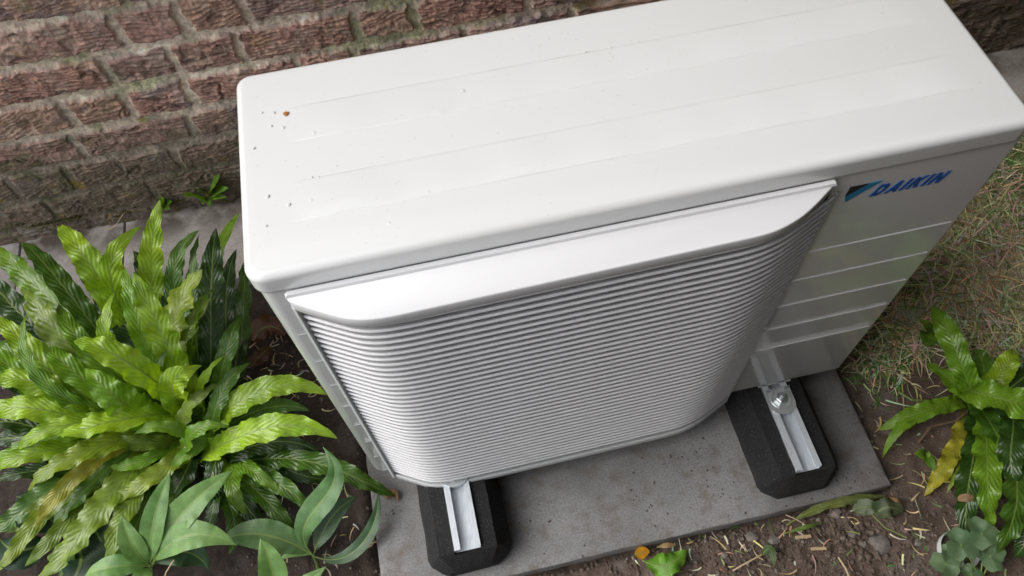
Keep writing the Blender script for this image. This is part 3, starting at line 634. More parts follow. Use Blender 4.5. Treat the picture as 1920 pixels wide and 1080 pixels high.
FR = [
 ([(283, 480, .16), (300, 375, .24)], 46, BR, .6),
 ([(215, 565, .14), (165, 490, .22), (108, 425, .20)], 56, BR, .6),
 ([(225, 575, .13), (212, 480, .23), (264, 424, .24)], 46, BR, .6, {'tw': 30}),
 ([(325, 600, .14), (378, 505, .20)], 64, YG, .6, {'tw': -15}),
 ([(300, 620, .17), (250, 510, .26)], 58, BR, .6),
 ([(160, 590, .06), (105, 520, .10), (40, 452, .10)], 46, MD, .75),
 ([(150, 610, .04), (60, 530, .08), (-12, 462, .08)], 58, MI, .6),
 ([(100, 640, .0), (20, 570, .03), (-30, 500, .02)], 48, DK, .6),
 ([(170, 690, .08), (100, 615, .15), (42, 540, .16)], 54, OL, .8),
 ([(270, 700, .14), (215, 665, .20), (138, 640, .18)], 54, BR, .6, {'tw': 10}),
 ([(225, 680, .14), (196, 610, .22), (214, 550, .24)], 38, BR, .6),
 ([(150, 760, .06), (60, 690, .14), (50, 588, .18)], 28, MI, .6),
 ([(140, 740, .06), (50, 650, .12), (-20, 590, .12)], 46, BR, .6),
 ([(120, 770, .04), (20, 690, .08), (-40, 640, .06)], 42, MI, .7),
 ([(180, 760, .04), (100, 728, .09), (-30, 722, .06)], 46, BR, .7),
 ([(170, 790, .03), (90, 770, .08), (-30, 788, .04)], 50, BR, .6),
 ([(200, 790, .04), (110, 800, .08), (32, 845, .05)], 38, BR, .7),
 ([(270, 780, .06), (190, 795, .10), (112, 815, .07)], 44, BR, .6),
 ([(270, 830, .0), (200, 830, .02), (138, 838, .0)], 28, OL, .7),
 ([(300, 850, -.02), (255, 868, .0), (208, 875, -.02)], 28, MI, .6),
 ([(210, 830, .03), (130, 860, .06), (52, 920, .02)], 40, YG, .95),
 ([(130, 840, .02), (60, 850, .05), (-20, 890, .02)], 36, BR, .7),
 ([(110, 880, -.02), (50, 885, .0), (-20, 910, -.02)], 30, DK, .5),
 ([(200, 850, .01), (140, 895, .02), (66, 990, -.02)], 30, YE, 1.05),
 ([(190, 890, -.02), (140, 940, -.02), (88, 1000, -.05)], 30, MD, .7),
 ([(150, 950, -.04), (105, 1000, -.03), (46, 1062, -.06)], 32, OL, .7),
 ([(250, 880, -.02), (170, 975, .0), (65, 1095, -.05)], 50, OL, .95),
 ([(110, 920, -.05), (50, 1000, -.05), (-10, 1075, -.08)], 32, YG, .95),
 ([(270, 900, -.03), (225, 980, -.01), (202, 1060, -.05)], 42, OL, .95),
 ([(320, 870, -.01), (262, 910, .0), (206, 938, -.03)], 36, YG, 1.0),
 ([(430, 765, .03), (510, 725, .06), (612, 740, .02)], 50, BR, .6),
 ([(425, 830, .02), (510, 800, .06), (632, 822, .02)], 52, BR, .6),
 ([(440, 790, -.02), (500, 765, .0), (580, 770, -.03)], 40, MD, .5),
 ([(430, 850, -.04), (500, 830, -.02), (600, 850, -.06)], 42, DK, .5),
 ([(435, 880, -.04), (440, 930, -.03), (465, 965, -.06)], 38, MI, .8),
 ([(455, 870, -.04), (490, 895, -.03), (530, 928, -.05)], 32, MI, .6),
 ([(480, 890, -.06), (535, 915, -.04), (588, 965, -.08)], 42, MD, .85),
 ([(500, 860, -.06), (600, 870, -.04), (665, 895, -.05), (742, 930, -.085)], 46, MD, 1.0),
 ([(395, 660, .05), (396, 540, .12), (405, 428, .16)], 50, DK, .7),
 ([(425, 640, .03), (425, 540, .08), (443, 468, .10)], 36, DK, .8),
 ([(330, 560, .10), (330, 490, .15), (372, 432, .17)], 40, MD, .85),
 ([(360, 560, .10), (362, 490, .14), (372, 440, .15)], 28, MD, .8),
 ([(395, 500, .08), (448, 398, .10)], 42, MI, .4, {'wave': .3}),
 ([(452, 640, .0), (458, 540, .04), (462, 480, .04)], 36, MD, .7),
 ([(440, 700, -.02), (450, 620, .0), (470, 560, .0)], 40, DK, .6),
 ([(345, 630, .12), (395, 558, .15)], 34, OL, .8),
 ([(325, 740, .08), (335, 705, .14), (378, 686, .13)], 60, BR, .6, {'tw': 40}),
 ([(375, 740, .04), (388, 700, .09), (418, 668, .09)], 26, BR, .7),
 ([(250, 770, .06), (205, 735, .12), (160, 690, .13)], 66, MI, .6),
 ([(200, 740, .08), (130, 690, .13), (85, 640, .12)], 44, MI, .7),
 ([(180, 720, .02), (110, 660, .05), (60, 600, .06)], 40, DK, .7),
 ([(260, 650, .08), (200, 560, .10), (150, 520, .09)], 46, DK, .5),
 ([(240, 640, .05), (190, 550, .07), (175, 480, .08)], 40, DK, .5),
 ([(300, 700, .04), (280, 560, .08), (250, 470, .08)], 44, DK, .5),
 ([(340, 700, .04), (340, 600, .09), (320, 520, .11)], 46, MD, .6),
 ([(410, 850, -.04), (400, 880, -.03), (395, 940, -.07)], 36, DK, .8),
 ([(360, 860, -.05), (340, 900, -.04), (310, 950, -.08)], 40, DK, .7),
 ([(310, 870, -.05), (240, 930, -.05), (170, 990, -.09)], 40, DK, .8),
 ([(250, 850, -.05), (130, 900, -.05), (20, 960, -.09)], 44, DK, .8),
 ([(220, 820, -.05), (90, 820, -.03), (-20, 830, -.08)], 44, DK, .6),
 ([(220, 780, -.02), (90, 740, .0), (-20, 700, -.03)], 44, DK, .6),
 ([(240, 730, .0), (130, 640, .02), (20, 560, .0)], 48, DK, .6),
 ([(300, 720, .07), (300, 670, .13), (318, 640, .14)], 30, MD, .8),
 ([(345, 780, .03), (370, 745, .06), (420, 720, .05)], 30, OL, .9),
 ([(400, 780, .02), (425, 720, .06), (470, 680, .04)], 34, MD, .7),
 ([(350, 810, .02), (300, 800, .06), (250, 815, .05)], 28, MI, .8),
 ([(380, 830, -.01), (350, 850, .0), (320, 890, -.03)], 26, MI, .9),
 ([(60, 700, .0), (20, 660, .03), (-20, 650, .03)], 40, MI, .6, {'b': (130, 790, -.1)}),
 ([(480, 840, -.08), (540, 880, -.07), (620, 900, -.1)], 40, DK, .6),
 ([(430, 900, -.07), (470, 960, -.07), (520, 1010, -.11)], 34, DK, .8),
 ([(395, 900, -.08), (400, 950, -.07), (380, 1000, -.11)], 38, DK, .9),
 ([(180, 800, .0), (80, 830, .03), (-20, 862, .0)], 40, MI, .7), ([(120, 900, -.04), (40, 960, -.04), (-30, 1000, -.07)], 42, MD, .8), ([(180, 900, -.04), (90, 950, -.04), (10, 1000, -.08)], 40, OL, .8),
 ([(230, 900, -.05), (150, 1000, -.05), (110, 1090, -.09)], 42, MD, .8), ([(280, 920, -.05), (250, 1000, -.05), (160, 1100, -.09)], 42, MD, .8), ([(140, 830, -.03), (60, 800, .0), (-30, 800, -.02)], 42, DK, .6),
 ([(200, 760, .02), (120, 745, .05), (20, 760, .04)], 44, MD, .6), ([(160, 720, .02), (80, 700, .05), (0, 690, .04)], 42, MD, .6), ([(210, 700, .10), (150, 640, .15), (110, 570, .15)], 42, MI, .6),
 ([(270, 640, .12), (245, 560, .19), (232, 500, .20)], 40, MI, .6), ([(310, 610, .06), (325, 540, .10), (340, 480, .10)], 36, DK, .6), ([(350, 650, .09), (365, 590, .14), (400, 540, .14)], 36, MI, .6),
 ([(415, 700, .03), (430, 640, .07), (452, 590, .06)], 38, MD, .6), ([(340, 900, -.06), (330, 960, -.05), (300, 1020, -.09)], 40, MD, .8), ([(420, 920, -.08), (440, 990, -.08), (430, 1040, -.11)], 36, MD, .8),
 ([(460, 900, -.07), (520, 960, -.06), (560, 1010, -.1)], 36, MD, .8), ([(350, 830, .02), (385, 800, .07), (430, 800, .06)], 34, MI, .7),]
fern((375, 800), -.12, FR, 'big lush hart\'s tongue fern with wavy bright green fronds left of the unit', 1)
FRR = [
 ([(1805, 690, -.02), (1785, 640, .0), (1745, 574, -.01)], 44, MI, .5),
 ([(1800, 730, -.05), (1772, 705, -.03), (1738, 680, -.05)], 32, MI, .5),
 ([(1870, 710, -.04), (1890, 680, -.02), (1903, 655, -.02)], 42, BR, .5),
 ([(1830, 735, -.03), (1880, 748, .0), (1955, 775, -.03)], 58, MI, .5, {'b': (1815, 735, -.09)}),
 ([(1790, 755, -.08), (1720, 775, -.07), (1648, 806, -.11)], 32, MI, .6),
 ([(1760, 765, -.1), (1690, 800, -.08), (1655, 858, -.12)], 22, MI, .7),
 ([(1855, 790, -.05), (1872, 820, -.04), (1886, 850, -.06)], 46, MD, .5),
 ([(1850, 810, -.05), (1852, 900, -.03), (1856, 1000, -.08)], 46, MI, .5),
 ([(1830, 820, -.08), (1815, 920, -.07), (1812, 1018, -.11)], 42, DK, .5),
 ([(1895, 850, -.05), (1905, 950, -.03), (1868, 1038, -.07)], 52, MD, .5),
 ([(1925, 790, -.04), (1900, 850, -.03), (1865, 865, -.05)], 40, DK, .5, {'b': (1960, 740, -.08)}),
 ([(1900, 850, -.05), (1905, 900, -.05), (1890, 925, -.07)], 34, MD, .5),
 ([(1845, 700, -.05), (1838, 670, -.03), (1822, 655, -.04)], 40, MD, .5),
 ([(1880, 760, -.06), (1930, 840, -.04), (1950, 940, -.08)], 46, DK, .5),
 ([(1890, 730, -.06), (1930, 700, -.05), (1960, 690, -.06)], 40, DK, .5),
 ([(1795, 830, -.11), (1775, 870, -.10), (1733, 930, -.125)], 32, YE, 1.0, {'wave': 1.6}),
 ([(1830, 820, -.11), (1800, 880, -.105), (1775, 925, -.125)], 14, YG, .9),
 ([(1930, 950, -.07), (1925, 1010, -.06), (1900, 1045, -.1)], 40, DK, .5, {'b': (1960, 880, -.09)}),
 ([(1900, 800, -.03), (1895, 860, -.02), (1915, 930, -.05)], 40, DK, .5),
]
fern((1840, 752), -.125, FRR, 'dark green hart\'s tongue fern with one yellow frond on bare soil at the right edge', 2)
# grey-green leafy shoots in the foreground
SG = (.130, .260, .062); SD = (.040, .095, .035)
def shoot(root, node, leaves, label, seed, stemtop=None):
    a = P(*root); t = empty('leafy_shoot', a, label, 'plant', 'grey green leafy shoots in the foreground')
    n0 = P(*node); mb = MB(); mb.tube([a, (a + n0) / 2 + Vector((.002, .002, 0)), n0], [.0032, .0028, .0022]); st = mb.obj('stem', m_stem, t)
    for i, (pts, wpx, col) in enumerate(leaves):
        Q = [n0] + [P(*p) for p in pts]; blade('leaf', t, Q, wpx * .84 * PXM(Q[1]), col, .3, m_sage, 'lance', .18, 8, seed * 50 + i, fold=.30)
    return t
m_stem, _, _ = mat('green_stem', (.16, .24, .06), .5)
shoot((285, 1130, -.13), (284, 1062, -.03), [([(292, 960, .04), (320, 884, .06)], 46, SG), ([(345, 960, .03), (437, 882, .04)], 60, SG), ([(372, 1002, .02), (444, 1022, .0)], 58, SG), ([(248, 1022, .02), (228, 964, .04)], 42, SG),
      ([(215, 1062, .0), (158, 1080, -.02)], 42, SG), ([(262, 1090, .0), (255, 1120, -.02)], 34, SG), ([(345, 1035, -.04), (392, 1068, -.08)], 56, SD), ([(350, 985, -.04), (400, 1022, -.07)], 40, SD)],
      'grey green shoot of six pointed leaves in front of the large fern', 3)
shoot((598, 1075, -.13), (587, 1042, -.085), [([(572, 985, -.04), (625, 905, .02), (606, 838, .04)], 54, (.085, .185, .055)), ([(612, 985, -.07), (635, 955, -.05), (672, 930, -.05)], 44, SD), ([(655, 1040, -.09), (697, 990, -.07), (708, 922, -.05)], 30, SD),
      ([(550, 1020, -.07), (490, 1002, -.05), (412, 1018, -.07)], 62, (.090, .180, .055)), ([(560, 1035, -.10), (545, 1038, -.10), (525, 1050, -.11)], 18, SG)],
      'green shoot with one tall curved leaf beside the left edge of the slab', 4)
shoot((520, 1180, -.13), (520, 1130, -.09), [([(508, 1060, -.03), (488, 1008, -.01)], 56, SG), ([(570, 1095, -.05), (612, 1062, -.04)], 34, SG)], 'short grey green shoot cut by the bottom of the picture, between two others', 5)
# dark broad leaved plant under the fern
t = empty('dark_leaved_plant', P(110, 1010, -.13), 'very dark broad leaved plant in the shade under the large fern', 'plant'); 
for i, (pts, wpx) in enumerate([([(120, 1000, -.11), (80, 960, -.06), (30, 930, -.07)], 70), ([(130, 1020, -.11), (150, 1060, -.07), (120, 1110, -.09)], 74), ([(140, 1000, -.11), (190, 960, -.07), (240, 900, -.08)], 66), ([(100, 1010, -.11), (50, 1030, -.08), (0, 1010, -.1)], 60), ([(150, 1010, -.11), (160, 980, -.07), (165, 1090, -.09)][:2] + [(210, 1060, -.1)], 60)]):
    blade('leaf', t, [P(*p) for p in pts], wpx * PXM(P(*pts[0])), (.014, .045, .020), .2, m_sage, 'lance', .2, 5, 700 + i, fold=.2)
# little weeds at the foot of the wall
def PY(px, py, y):
    d = ROT @ Vector(((px - 960) / FPX, -(py - 540) / FPX, -1)); return CAM + d * ((y - CAM.y) / d.y)
def weed(px, py, z, leaves, label, seed, wall=False):
    c = P(px, py, z); t = empty('weed', c, label, 'weed'); r = random.Random(seed)
    for i, (tx, ty, wpx) in enumerate(leaves):
        q = PY(tx, ty, min(c.y, WY - .02) - r.uniform(.005, .025)) if wall else P(tx, ty, z + .03)
        m_ = (c + q) / 2; m_.z += .010; m_.y -= .004
        blade('leaf', t, [c, m_, q], wpx * 1.35 * PXM(q), (.19, .37, .03) if i % 2 == 0 else (.12, .25, .03), .3, m_fern, 'lance', .3, 10, seed * 10 + i, ns=16, nv=7)
weed(392, 368, -.09, [(342, 366, 16), (412, 328, 18), (362, 352, 11), (428, 352, 16), (424, 370, 14), (380, 384, 12), (404, 346, 14), (395, 388, 9), (372, 374, 9)], 'small bright green weed at the foot of the wall beside the unit', 31, True)
weed(312, 390, -.09, [(302, 370, 12), (322, 378, 12), (300, 388, 10), (318, 392, 9)], 'tiny weed at the foot of the wall behind the tallest frond', 32, True)
weed(1740, 620, -.12, [(1722, 598, 12), (1738, 608, 12), (1752, 640, 30), (1735, 650, 26)], 'pale weed seedling with rounded leaves above the right fern', 33)
weed(1728, 852, -.128, [(1714, 850, 14), (1722, 842, 10), (1742, 846, 9), (1752, 885, 12)], 'small two leaved seedling on soil beside the yellow frond', 34)
# moss clumps along the wall foot and on the wall : one mass nobody could count
m_moss, nt, b = mat('moss', (.10, .10, .02), .9)
g = geop(nt); nt.links.new(ramp(nt, noise(nt, 60, 3, .6, g), [(.3, (.05, .065, .012)), (.7, (.17, .14, .02))]), b.inputs['Base Color'])
mb = MB(); rs = random.Random(9)
def tuft(c, r, n):
    for _ in range(n):
        a = rs.random() * 6.28; e = rs.random() ** .6 * r; p = Vector(c) + Vector((math.cos(a) * e * 1.6, -abs(math.sin(a)) * e * .5, rs.uniform(-.2, .6) * r)); d = Vector((rs.uniform(-1, 1), rs.uniform(-1.4, -.2), rs.uniform(.2, 1.4))).normalized() * rs.uniform(.002, .0055)
        s_ = d.orthogonal().normalized() * .0011; mb.add([p - s_, p + s_, p + d], [(0, 1, 2)])
for px, py, r, n in [(k * 9 + 62, 424 - k * 1.9, .009, 55) for k in range(11)] + [(232, 398, .010, 90), (255, 388, .006, 50), (335, 377, .014, 140), (320, 380, .01, 80), (140, 412, .01, 90), (220, 405, .006, 60)]:
    d = ROT @ Vector(((px - 960) / FPX, -(py - 540) / FPX, -1)); q = CAM + d * ((WY - .006 - CAM.y) / d.y); q.z = max(q.z, -.092); tuft(q, r, n)
tag(mb.obj('moss', m_moss, angle=None), 'olive yellow moss in the joint at the foot of the brick wall', 'moss', kind='stuff')

# dead and cut leaves, lying about : each a thing
def ground_leaf(name, pts, wpx, col, tipb, label, seed, kind='lance', wave=.8, m=None, cat='leaf', tw=10, fold=.2):
    Q = [P(*p) for p in pts]; o = blade(name, None, Q, wpx * PXM(Q[0]), col, tipb, m or m_fern, kind, wave, tw, seed, fold=fold, ns=26, nv=9); return tag(o, label, cat)
ground_leaf('cut_leaf', [(1204, 1050, -.118), (1240, 1060, -.108), (1288, 1030, -.110)], 40, (.15, .34, .03), .2, 'bright green piece of cut leaf on the soil below the slab edge', 801, 'lance', 1.5)
ground_leaf('orange_petal', [(1190, 1040, -.113), (1203, 1036, -.111), (1218, 1034, -.113)], 19, (.62, .30, .02), .0, 'small orange petal on the soil beside the bright green cut leaf', 802, 'oval', 2.2, cat='petal', fold=-.25)
ground_leaf('dry_leaf', [(1232, 1026, -.116), (1248, 1023, -.110), (1268, 1022, -.114)], 9, (.40, .25, .13), .0, 'narrow tan dry leaf touching the slab edge above the cut leaf', 803)
ground_leaf('dead_frond', [(1475, 985, -.120), (1530, 955, -.108), (1590, 938, -.106), (1660, 930, -.118)], 14, (.16, .19, .06), .5, 'limp greyish green fern frond lying along the front edge of the slab', 804, 'fern', 1.5, cat='frond')
ground_leaf('wilted_leaf', [(1600, 955, -.120), (1622, 950, -.108), (1650, 955, -.116)], 26, (.13, .17, .09), .0, 'pale wilted leaf on the soil near the slab corner, left of another', 805, 'oval', .8)
ground_leaf('wilted_leaf', [(1640, 965, -.120), (1660, 952, -.104), (1692, 962, -.118)], 34, (.085, .115, .06), .0, 'darker crumpled wilted leaf on the soil near the slab corner', 806, 'oval', 1.4)
ground_leaf('dry_leaf', [(1655, 935, -.118), (1675, 942, -.108), (1695, 955, -.116)], 16, (.33, .19, .09), .0, 'curled tan dry leaf just off the front corner of the slab', 807)
ground_leaf('green_stalk', [(1470, 1000, -.122), (1505, 990, -.112), (1545, 978, -.118)], 7, (.12, .20, .04), .0, 'thin green stalk on the soil in front of the slab', 808, cat='stalk')
ground_leaf('wilted_leaf', [(1430, 1040, -.120), (1440, 1030, -.11), (1452, 1062, -.118)], 15, (.08, .13, .05), .0, 'dark green wilted leaf on soil among twigs below the slab', 809, 'oval', .6)
ground_leaf('dead_leaf', [(475, 640, -.110), (505, 612, -.095), (535, 628, -.108)], 44, (.17, .068, .040), .0, 'russet dead leaf lying on dark soil between fern and unit', 810, 'oval', 1.4)
ground_leaf('dead_leaf', [(470, 690, -.112), (490, 665, -.098), (508, 650, -.110)], 26, (.12, .055, .035), .0, 'long brown dead leaf below the russet one, between fern and unit', 811, 'oval', 1.2)
ground_leaf('dead_leaf', [(722, 935, -.096), (738, 925, -.085), (745, 940, -.096)], 14, (.24, .12, .06), .0, 'curled brown scrap at the tip of the long frond on the slab', 812, 'oval', 1.5)
ground_leaf('dry_leaf', [(1795, 937, -.07), (1812, 933, -.066), (1828, 934, -.07)], 12, (.36, .22, .13), .0, 'tan dry flake lying across a dark frond of the right fern', 814, 'oval', .5)
m_twig, nt, b = mat('straw', (.42, .32, .19), .7)
m_twd, _, _ = mat('dark_twig', (.13, .085, .05), .8)
def twig(pts, r, label, m=None, name='twig', cat='twig'):
    mb = MB(); mb.tube([P(*p) for p in pts], r, 6); return tag(mb.obj(name, m or m_twig), label, cat)
twig([(1492, 1008, -.112), (1520, 1005, -.112)], .0034, 'short pale straw stub on the soil, the upper of two')
twig([(1521, 1029, -.113), (1549, 1028, -.112)], .0032, 'short pale straw stub on the soil, the lower of two')
twig([(1374, 1070, -.118), (1400, 1055, -.108), (1428, 1040, -.112)], .0016, 'thin straw coloured twig slanting on soil at the bottom edge')
twig([(1572, 1045, -.118), (1585, 1065, -.112), (1594, 1085, -.116)], .0018, 'short straw twig at the bottom edge of the picture')
twig([(1473, 965, -.11), (1495, 975, -.105), (1513, 986, -.115)], .0010, 'hair thin straw leaning over the limp frond')
twig([(196, 432, -.085), (215, 425, -.075), (235, 396, -.06), (250, 394, -.055), (262, 404, -.085)], .0011, 'dry bent stem standing at the foot of the wall behind the fern', cat='dry grass', name='grass_stalk')
twig([(1686, 736, -.118), (1710, 750, -.105), (1755, 752, -.115)], .0020, 'yellow green bare stalk lying on the soil left of the right fern', m_stem, 'stalk', 'stalk')
twig([(1722, 830, -.12), (1745, 800, -.11), (1790, 790, -.11), (1815, 770, -.11)], .0022, 'dark curved root on the soil left of the right fern', m_twd, 'root', 'root')
twig([(1635, 965, -.105), (1660, 990, -.11), (1700, 1008, -.115)], .0012, 'grey green thin stem trailing from the wilted leaves', m_stem, 'stalk', 'stalk')
twig([(300, 1110, -.05), (312, 1072, .0), (326, 1050, .03)], .0012, 'brown straw leaning on the grey green shoot', m_twig)
# columbine-like lobed plant at the lower right
t = empty('lobed_leaf_plant', P(1835, 1085, -.13), 'small plant with rounded lobed grey green leaves at the lower right', 'plant')
def lobed(c_px, z, rpx, stem_to, seed):
    c = P(*c_px, z); r = rpx * PXM(c); rr = random.Random(seed); n = 48; V = [tuple(c + Vector((0, 0, -.002)))]; a0 = rr.random() * 6
    UV = [(.5, 0)]
    for q in (.5, 1.):
        for k in range(n):
            a = 2 * math.pi * k / n; lob = .66 + .34 * abs(math.cos(1.5 * (a - a0))) ** .7; lob *= 1 + .06 * math.cos(9 * a)
            V.append((c.x + r * q * lob * math.cos(a), c.y + r * q * lob * math.sin(a), c.z + .004 * q * math.sin(3 * a + a0))); UV.append((.5, q * .9))
    F = [(0, 1 + k, 1 + (k + 1) % n) for k in range(n)] + [(1 + k, 1 + n + k, 1 + n + (k + 1) % n, 1 + (k + 1) % n) for k in range(n)]
    o = mesh('leaf', V, F, m_sage, t, True, uv=UV); o.color = (.10, .17, .085, .1)
    mb = MB(); mb.tube([P(*stem_to), (P(*stem_to) + c) / 2 + Vector((0, 0, .005)), c - Vector((0, 0, .001))], .0012, 6); mb.obj('stem', m_stem, t)
for i, (px, py, z, r_) in enumerate([(1803, 1022, -.07, 27), (1775, 1058, -.085, 24), (1842, 1000, -.06, 26), (1858, 1042, -.08, 24), (1790, 1040, -.09, 20), (1822, 1078, -.1, 18)]):
    lobed((px, py), z, r_, (1838, 1090, -.12), 900 + i)
# white pot rim half under the leaves
m_pot, _, _ = mat('white_pot', (.55, .57, .56), .4)
c = P(1800, 1030, -.118); mb = MB(); mb.rings([[(c.x + r * math.cos(a * math.pi / 16), c.y + r * math.sin(a * math.pi / 16), z) for a in range(32)] for r, z in ((.030, -.150), (.034, -.118), (.0355, -.116), (.0365, -.118), (.0335, -.151))], False, False)
tag(mb.obj('flower_pot', m_pot), 'white rim of a small pot sunk in soil under lobed leaves', 'flower pot')

# ------------------------------------------------------------------ loose soil, gravel, litter, grass : stuff
def gz(x, y): return float(ground_h(np.array([[x]]), np.array([[y]]))[0, 0])
m_clod, nt, b = mat('clod', rough=.95)
g = geop(nt); nt.links.new(mix(nt, 1., ramp(nt, noise(nt, 70, 2, .5, g), [(.3, (.065, .045, .034)), (.55, (.105, .078, .060)), (.75, (.19, .165, .145))]), ramp(nt, noise(nt, 500, 3, .6, g), [(.3, .7), (.7, 1.25)]), 'MULTIPLY'), b.inputs['Base Color'])
mb = MB(); rs = random.Random(21)
pts = []
for _ in range(5200):
    pts.append((rs.uniform(930, 1960), rs.uniform(900, 1130), 1.))
for _ in range(2600): pts.append((rs.uniform(1570, 1960), rs.uniform(560, 930), .7))
for _ in range(1300): pts.append((rs.uniform(440, 720), rs.uniform(560, 1130), .9))
for _ in range(700): pts.append((rs.gauss(1590, 55), rs.gauss(1000, 28), 1.6))
for _ in range(500): pts.append((rs.gauss(1400, 60), rs.gauss(1015, 22), 1.3))
for px, py, k in pts:
    q = P(px, py, GZ)
    if -.03 < q.x < 1.0 and q.y > -.222: continue
    r = .0010 + .0040 * rs.random() ** 5 * k + .0004 * k
    clod(mb, (q.x, q.y, gz(q.x, q.y) + r * .25), r, rs, .7)
tag(mb.obj('soil_clods', m_clod, smooth=False, angle=None), 'loose crumbly clods and grit on the bare soil round the slab', 'soil', kind='stuff')
# bigger stones in the heap below the slab, one by one
m_stone, nt, b = mat('stone', rough=.85)
g = geop(nt); nt.links.new(ramp(nt, noise(nt, 120, 4, .6, g), [(.3, (.10, .085, .075)), (.7, (.20, .175, .16))]), b.inputs['Base Color']); bump(nt, b, noise(nt, 300, 3, .6, g), .4, .002)
for i, (px, py, r_, lab) in enumerate([(1652, 1015, 20, 'largest flat brown stone on the soil right of the grit heap'), (1568, 962, 11, 'grey stone touching the limp frond by the slab edge'), (1412, 1006, 12, 'pale grey stone in front of the slab, left of the straw stubs'), (1452, 1012, 11, 'grey lumpy stone just left of the upper straw stub'), (1622, 1018, 8, 'small brown stone left of the largest flat stone'),
        (1724, 1017, 7, 'lone pale round pebble on bare soil right of the heap'), (1600, 1000, 8, 'small stone on top of the grit heap'), (1360, 1040, 7, 'brown stone near the bottom edge below the slab')]):
    q = P(px, py, GZ + .006); mb = MB(); rr = random.Random(60 + i); r = r_ * PXM(q); rings = []
    for zz, k in ((-.5, .75), (0, 1.), (.35, .85), (.55, .5)):
        rings.append([(q.x + r * k * rr.uniform(.68, 1.25) * math.cos(a * math.pi / 5), q.y + r * k * rr.uniform(.55, 1.0) * math.sin(a * math.pi / 5), gz(q.x, q.y) + r * .2 + zz * r * rr.uniform(.5, 1)) for a in range(10)])
    mb.rings(rings); tag(mb.obj('stone', m_stone, angle=45), lab, 'stone', 'stones on the soil in front of the slab')
# straw and dry grass
m_hay, nt, b = mat('dry_grass', rough=.7)
at = N(nt, 'VertexColor'); at.layer_name = 'Col'; nt.links.new(at.outputs[0], b.inputs['Base Color'])
def grass(name, spots, label, seed):
    rs = random.Random(seed); V = []; F = []; col = []
    for (px, py, n, spread, ln, gf, lie) in spots:
        for _ in range(n):
            x_, y_ = rs.gauss(px, spread), rs.gauss(py, spread * .8); q = P(x_, y_, GZ + .012)
            if q.x < 1.0 and q.y > -.22 and q.x > -.03: continue
            if q.y > .60: continue
            z = gz(q.x, q.y) - .001; a = rs.random() * 6.28; L = ln * rs.uniform(.4, 1.3); bend = rs.uniform(-1.6, 1.6); up = rs.uniform(.15, 1.) * (1 - lie); wd = rs.uniform(.0008, .0019)
            p = Vector((q.x, q.y, z + rs.uniform(0, .014 * lie))); dirv = Vector((math.cos(a), math.sin(a), 0)); n0 = len(V); seg = 6
            green = rs.random() < gf
            cc = (rs.uniform(.055, .11), rs.uniform(.14, .26), rs.uniform(.02, .05)) if green else tuple(k * rs.uniform(.55, 1.15) for k in ((.66, .60, .38) if rs.random() < .65 else (.36, .31, .15)))
            el = math.atan2(up, 1 - up * .5)
            for i in range(seg + 1):
                s_ = i / seg; ww = wd * (1 - s_ ** 2 * .9); sdv = Vector((-dirv.y, dirv.x, 0)); V.append(tuple(p - sdv * ww)); V.append(tuple(p + sdv * ww + Vector((0, 0, ww * .6)))); col += [cc, cc]
                p = p + (dirv * math.cos(el) + Vector((0, 0, 1)) * math.sin(el)) * L / seg
                el -= rs.uniform(.1, .5) * (up + .1); p.z = max(p.z, z); ca, sa = math.cos(bend / seg), math.sin(bend / seg); dirv = Vector((dirv.x * ca - dirv.y * sa, dirv.x * sa + dirv.y * ca, 0))
            F += [(n0 + 2 * i, n0 + 2 * i + 1, n0 + 2 * i + 3, n0 + 2 * i + 2) for i in range(seg)]
    o = mesh(name, V, F, m_hay, None, False); setcol(o, np.array(col)); return tag(o, label, 'grass', kind='stuff')
grass('grass', [(1900, 330, 1700, 55, .10, .38, .2), (1860, 440, 2000, 60, .13, .05, .45), (1900, 540, 2200, 60, .13, .08, .45), (1780, 500, 700, 45, .09, .10, .7), (1930, 250, 900, 35, .07, .55, .2), (1910, 200, 500, 20, .06, .5, .3),
                (1690, 615, 450, 34, .07, .10, .6), (1780, 590, 350, 60, .08, .10, .8), (1650, 690, 160, 30, .045, .4, .3), (1920, 620, 450, 40, .08, .25, .6), (1660, 660, 160, 26, .055, .4, .2), (1960, 420, 900, 40, .08, .4, .4)], 'matted dry hay and green grass at the right behind the unit', 41)
grass('straw_litter', [(1700, 720, 60, 120, .035, .05, 1.), (1500, 1010, 130, 150, .03, .1, 1.), (1750, 950, 60, 120, .035, .05, 1.), (540, 700, 90, 60, .03, .0, 1.), (600, 980, 60, 80, .03, .1, 1.), (1350, 1050, 60, 90, .03, .1, 1.)], 'scattered bits of straw and fine roots on the bare soil', 43)

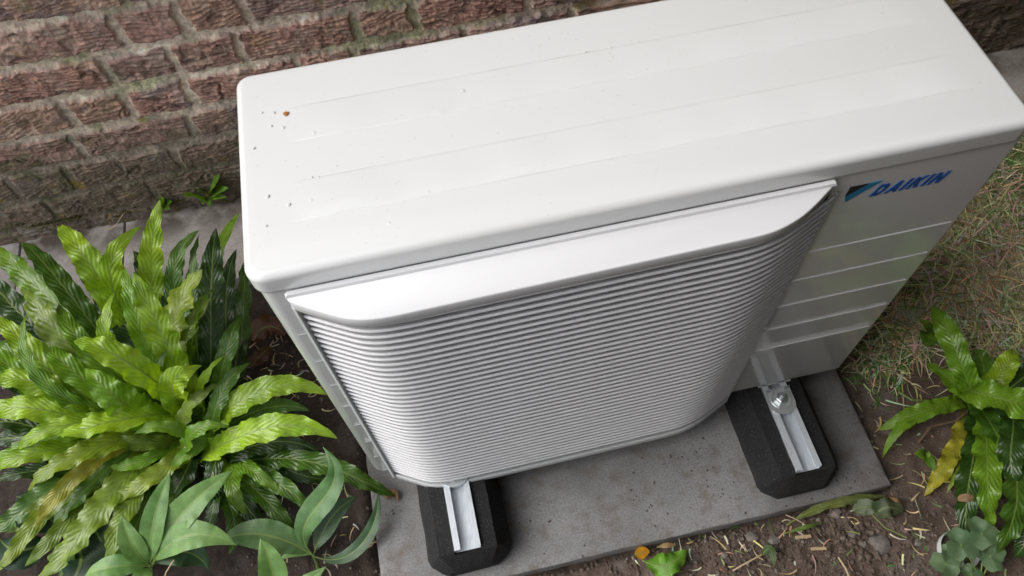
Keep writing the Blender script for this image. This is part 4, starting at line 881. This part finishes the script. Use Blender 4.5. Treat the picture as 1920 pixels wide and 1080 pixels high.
# ------------------------------------------------------------------ added hedges and leafy canopy, unseen, there only to block light
m_shade_leaf, nt, b = mat('shade_hedge_leaf', (.022, .040, .014), .6)
def shade_hedge(x0, x1, y0, y1, h, label, seed):
    rs = random.Random(seed); t = empty('shade_hedge', ((x0 + x1) / 2, (y0 + y1) / 2, GZ), label, 'shade_hedge'); V = []; F = []
    def pt():
        f = rs.choice('xyzXY'); x, y, z = rs.uniform(x0, x1), rs.uniform(y0, y1), GZ + rs.random() ** .9 * h; dd = rs.random() ** 2 * .12
        if f == 'x': x = x0 + dd
        if f == 'X': x = x1 - dd
        if f == 'y': y = y0 + dd
        if f == 'Y': y = y1 - dd
        if f == 'z': z = GZ + h - dd
        return Vector((x, y, z)) + Vector((rs.gauss(0, .02), rs.gauss(0, .02), rs.gauss(0, .02)))
    for _ in range(int(9000 * ((x1 - x0) + (y1 - y0)) * h / 6)):
        p = pt(); a = Vector((rs.gauss(0, 1), rs.gauss(0, 1), rs.gauss(0, 1))).normalized(); b_ = a.orthogonal().normalized(); c_ = a.cross(b_); s_ = rs.uniform(.02, .035); n = len(V)
        V += [tuple(p - b_ * s_), tuple(p + c_ * s_ * .5), tuple(p + b_ * s_), tuple(p - c_ * s_ * .5)]; F.append((n, n + 1, n + 2, n + 3))
    mesh('foliage', V, F, m_shade_leaf, t, False)
    mb = MB(); mb.box(x0 + .1, x1 - .1, y0 + .1, y1 - .1, GZ, GZ + h - .12); mb.obj('twiggy_core', m_twd, t)
def shade_tree(x, y, cx, cy, cz, rx, ry, rz, n, label, seed):
    rs = random.Random(seed); t = empty('shade_tree', (x, y, GZ), label, 'shade_tree'); mb = MB()
    top = Vector((x + (cx - x) * .35, y + (cy - y) * .35, cz)); mb.tube([(x, y, GZ - .05), (x + .01, y + .02, .8), (x - .02, y, 1.6), top], [.10, .085, .075, .05], 10)
    for k in range(9):
        a = rs.random() * 6.28; e = Vector((cx + rx * .75 * math.cos(a), cy + ry * .75 * math.sin(a), cz + rs.uniform(-.2, .4) * rz)); m_ = (top + e) / 2 + Vector((0, 0, .12)); mb.tube([Vector((x - .02, y, 1.7)), m_, e], [.045, .028, .010], 7)
    mb.obj('trunk', m_twd, t); V = []; F = []
    cl = [Vector((cx + rx * rs.uniform(-.9, .9), cy + ry * rs.uniform(-.9, .9), cz + rz * rs.uniform(-.6, .6))) for _ in range(70)]
    for _ in range(n):
        c = rs.choice(cl); p = c + Vector((rs.gauss(0, .16), rs.gauss(0, .16), rs.gauss(0, .10))); a = Vector((rs.gauss(0, .6), rs.gauss(0, .6), 1)).normalized(); b_ = a.orthogonal().normalized(); b_.rotate(Matrix.Rotation(rs.random() * 6.28, 3, a)); c_ = a.cross(b_); s_ = rs.uniform(.025, .05); k = len(V)
        V += [tuple(p - b_ * s_), tuple(p + c_ * s_ * .5), tuple(p + b_ * s_), tuple(p - c_ * s_ * .5)]; F.append((k, k + 1, k + 2, k + 3))
    mesh('crown', V, F, m_shade_leaf, t, False)
SHADE_TREE = (.25, 3.3, -1.9, .95)  # extents of the added overhead canopy, unseen, dimming the right end
if True:
    shade_tree(2.5, -.5, (SHADE_TREE[0] + SHADE_TREE[1]) / 2, (SHADE_TREE[2] + SHADE_TREE[3]) / 2, 2.35, (SHADE_TREE[1] - SHADE_TREE[0]) / 2, (SHADE_TREE[3] - SHADE_TREE[2]) / 2, .40, 42000, 'added unseen leafy canopy on a trunk, shading the right end of the unit', 61)
    shade_hedge(-.10, 3.6, -1.75, -.84, 2.6, 'added unseen screen of leaves that shades the front of the unit', 51)
    shade_hedge(2.10, 2.9, -.84, .75, 2.8, 'added unseen screen of leaves that shades the right side of the bed', 52)
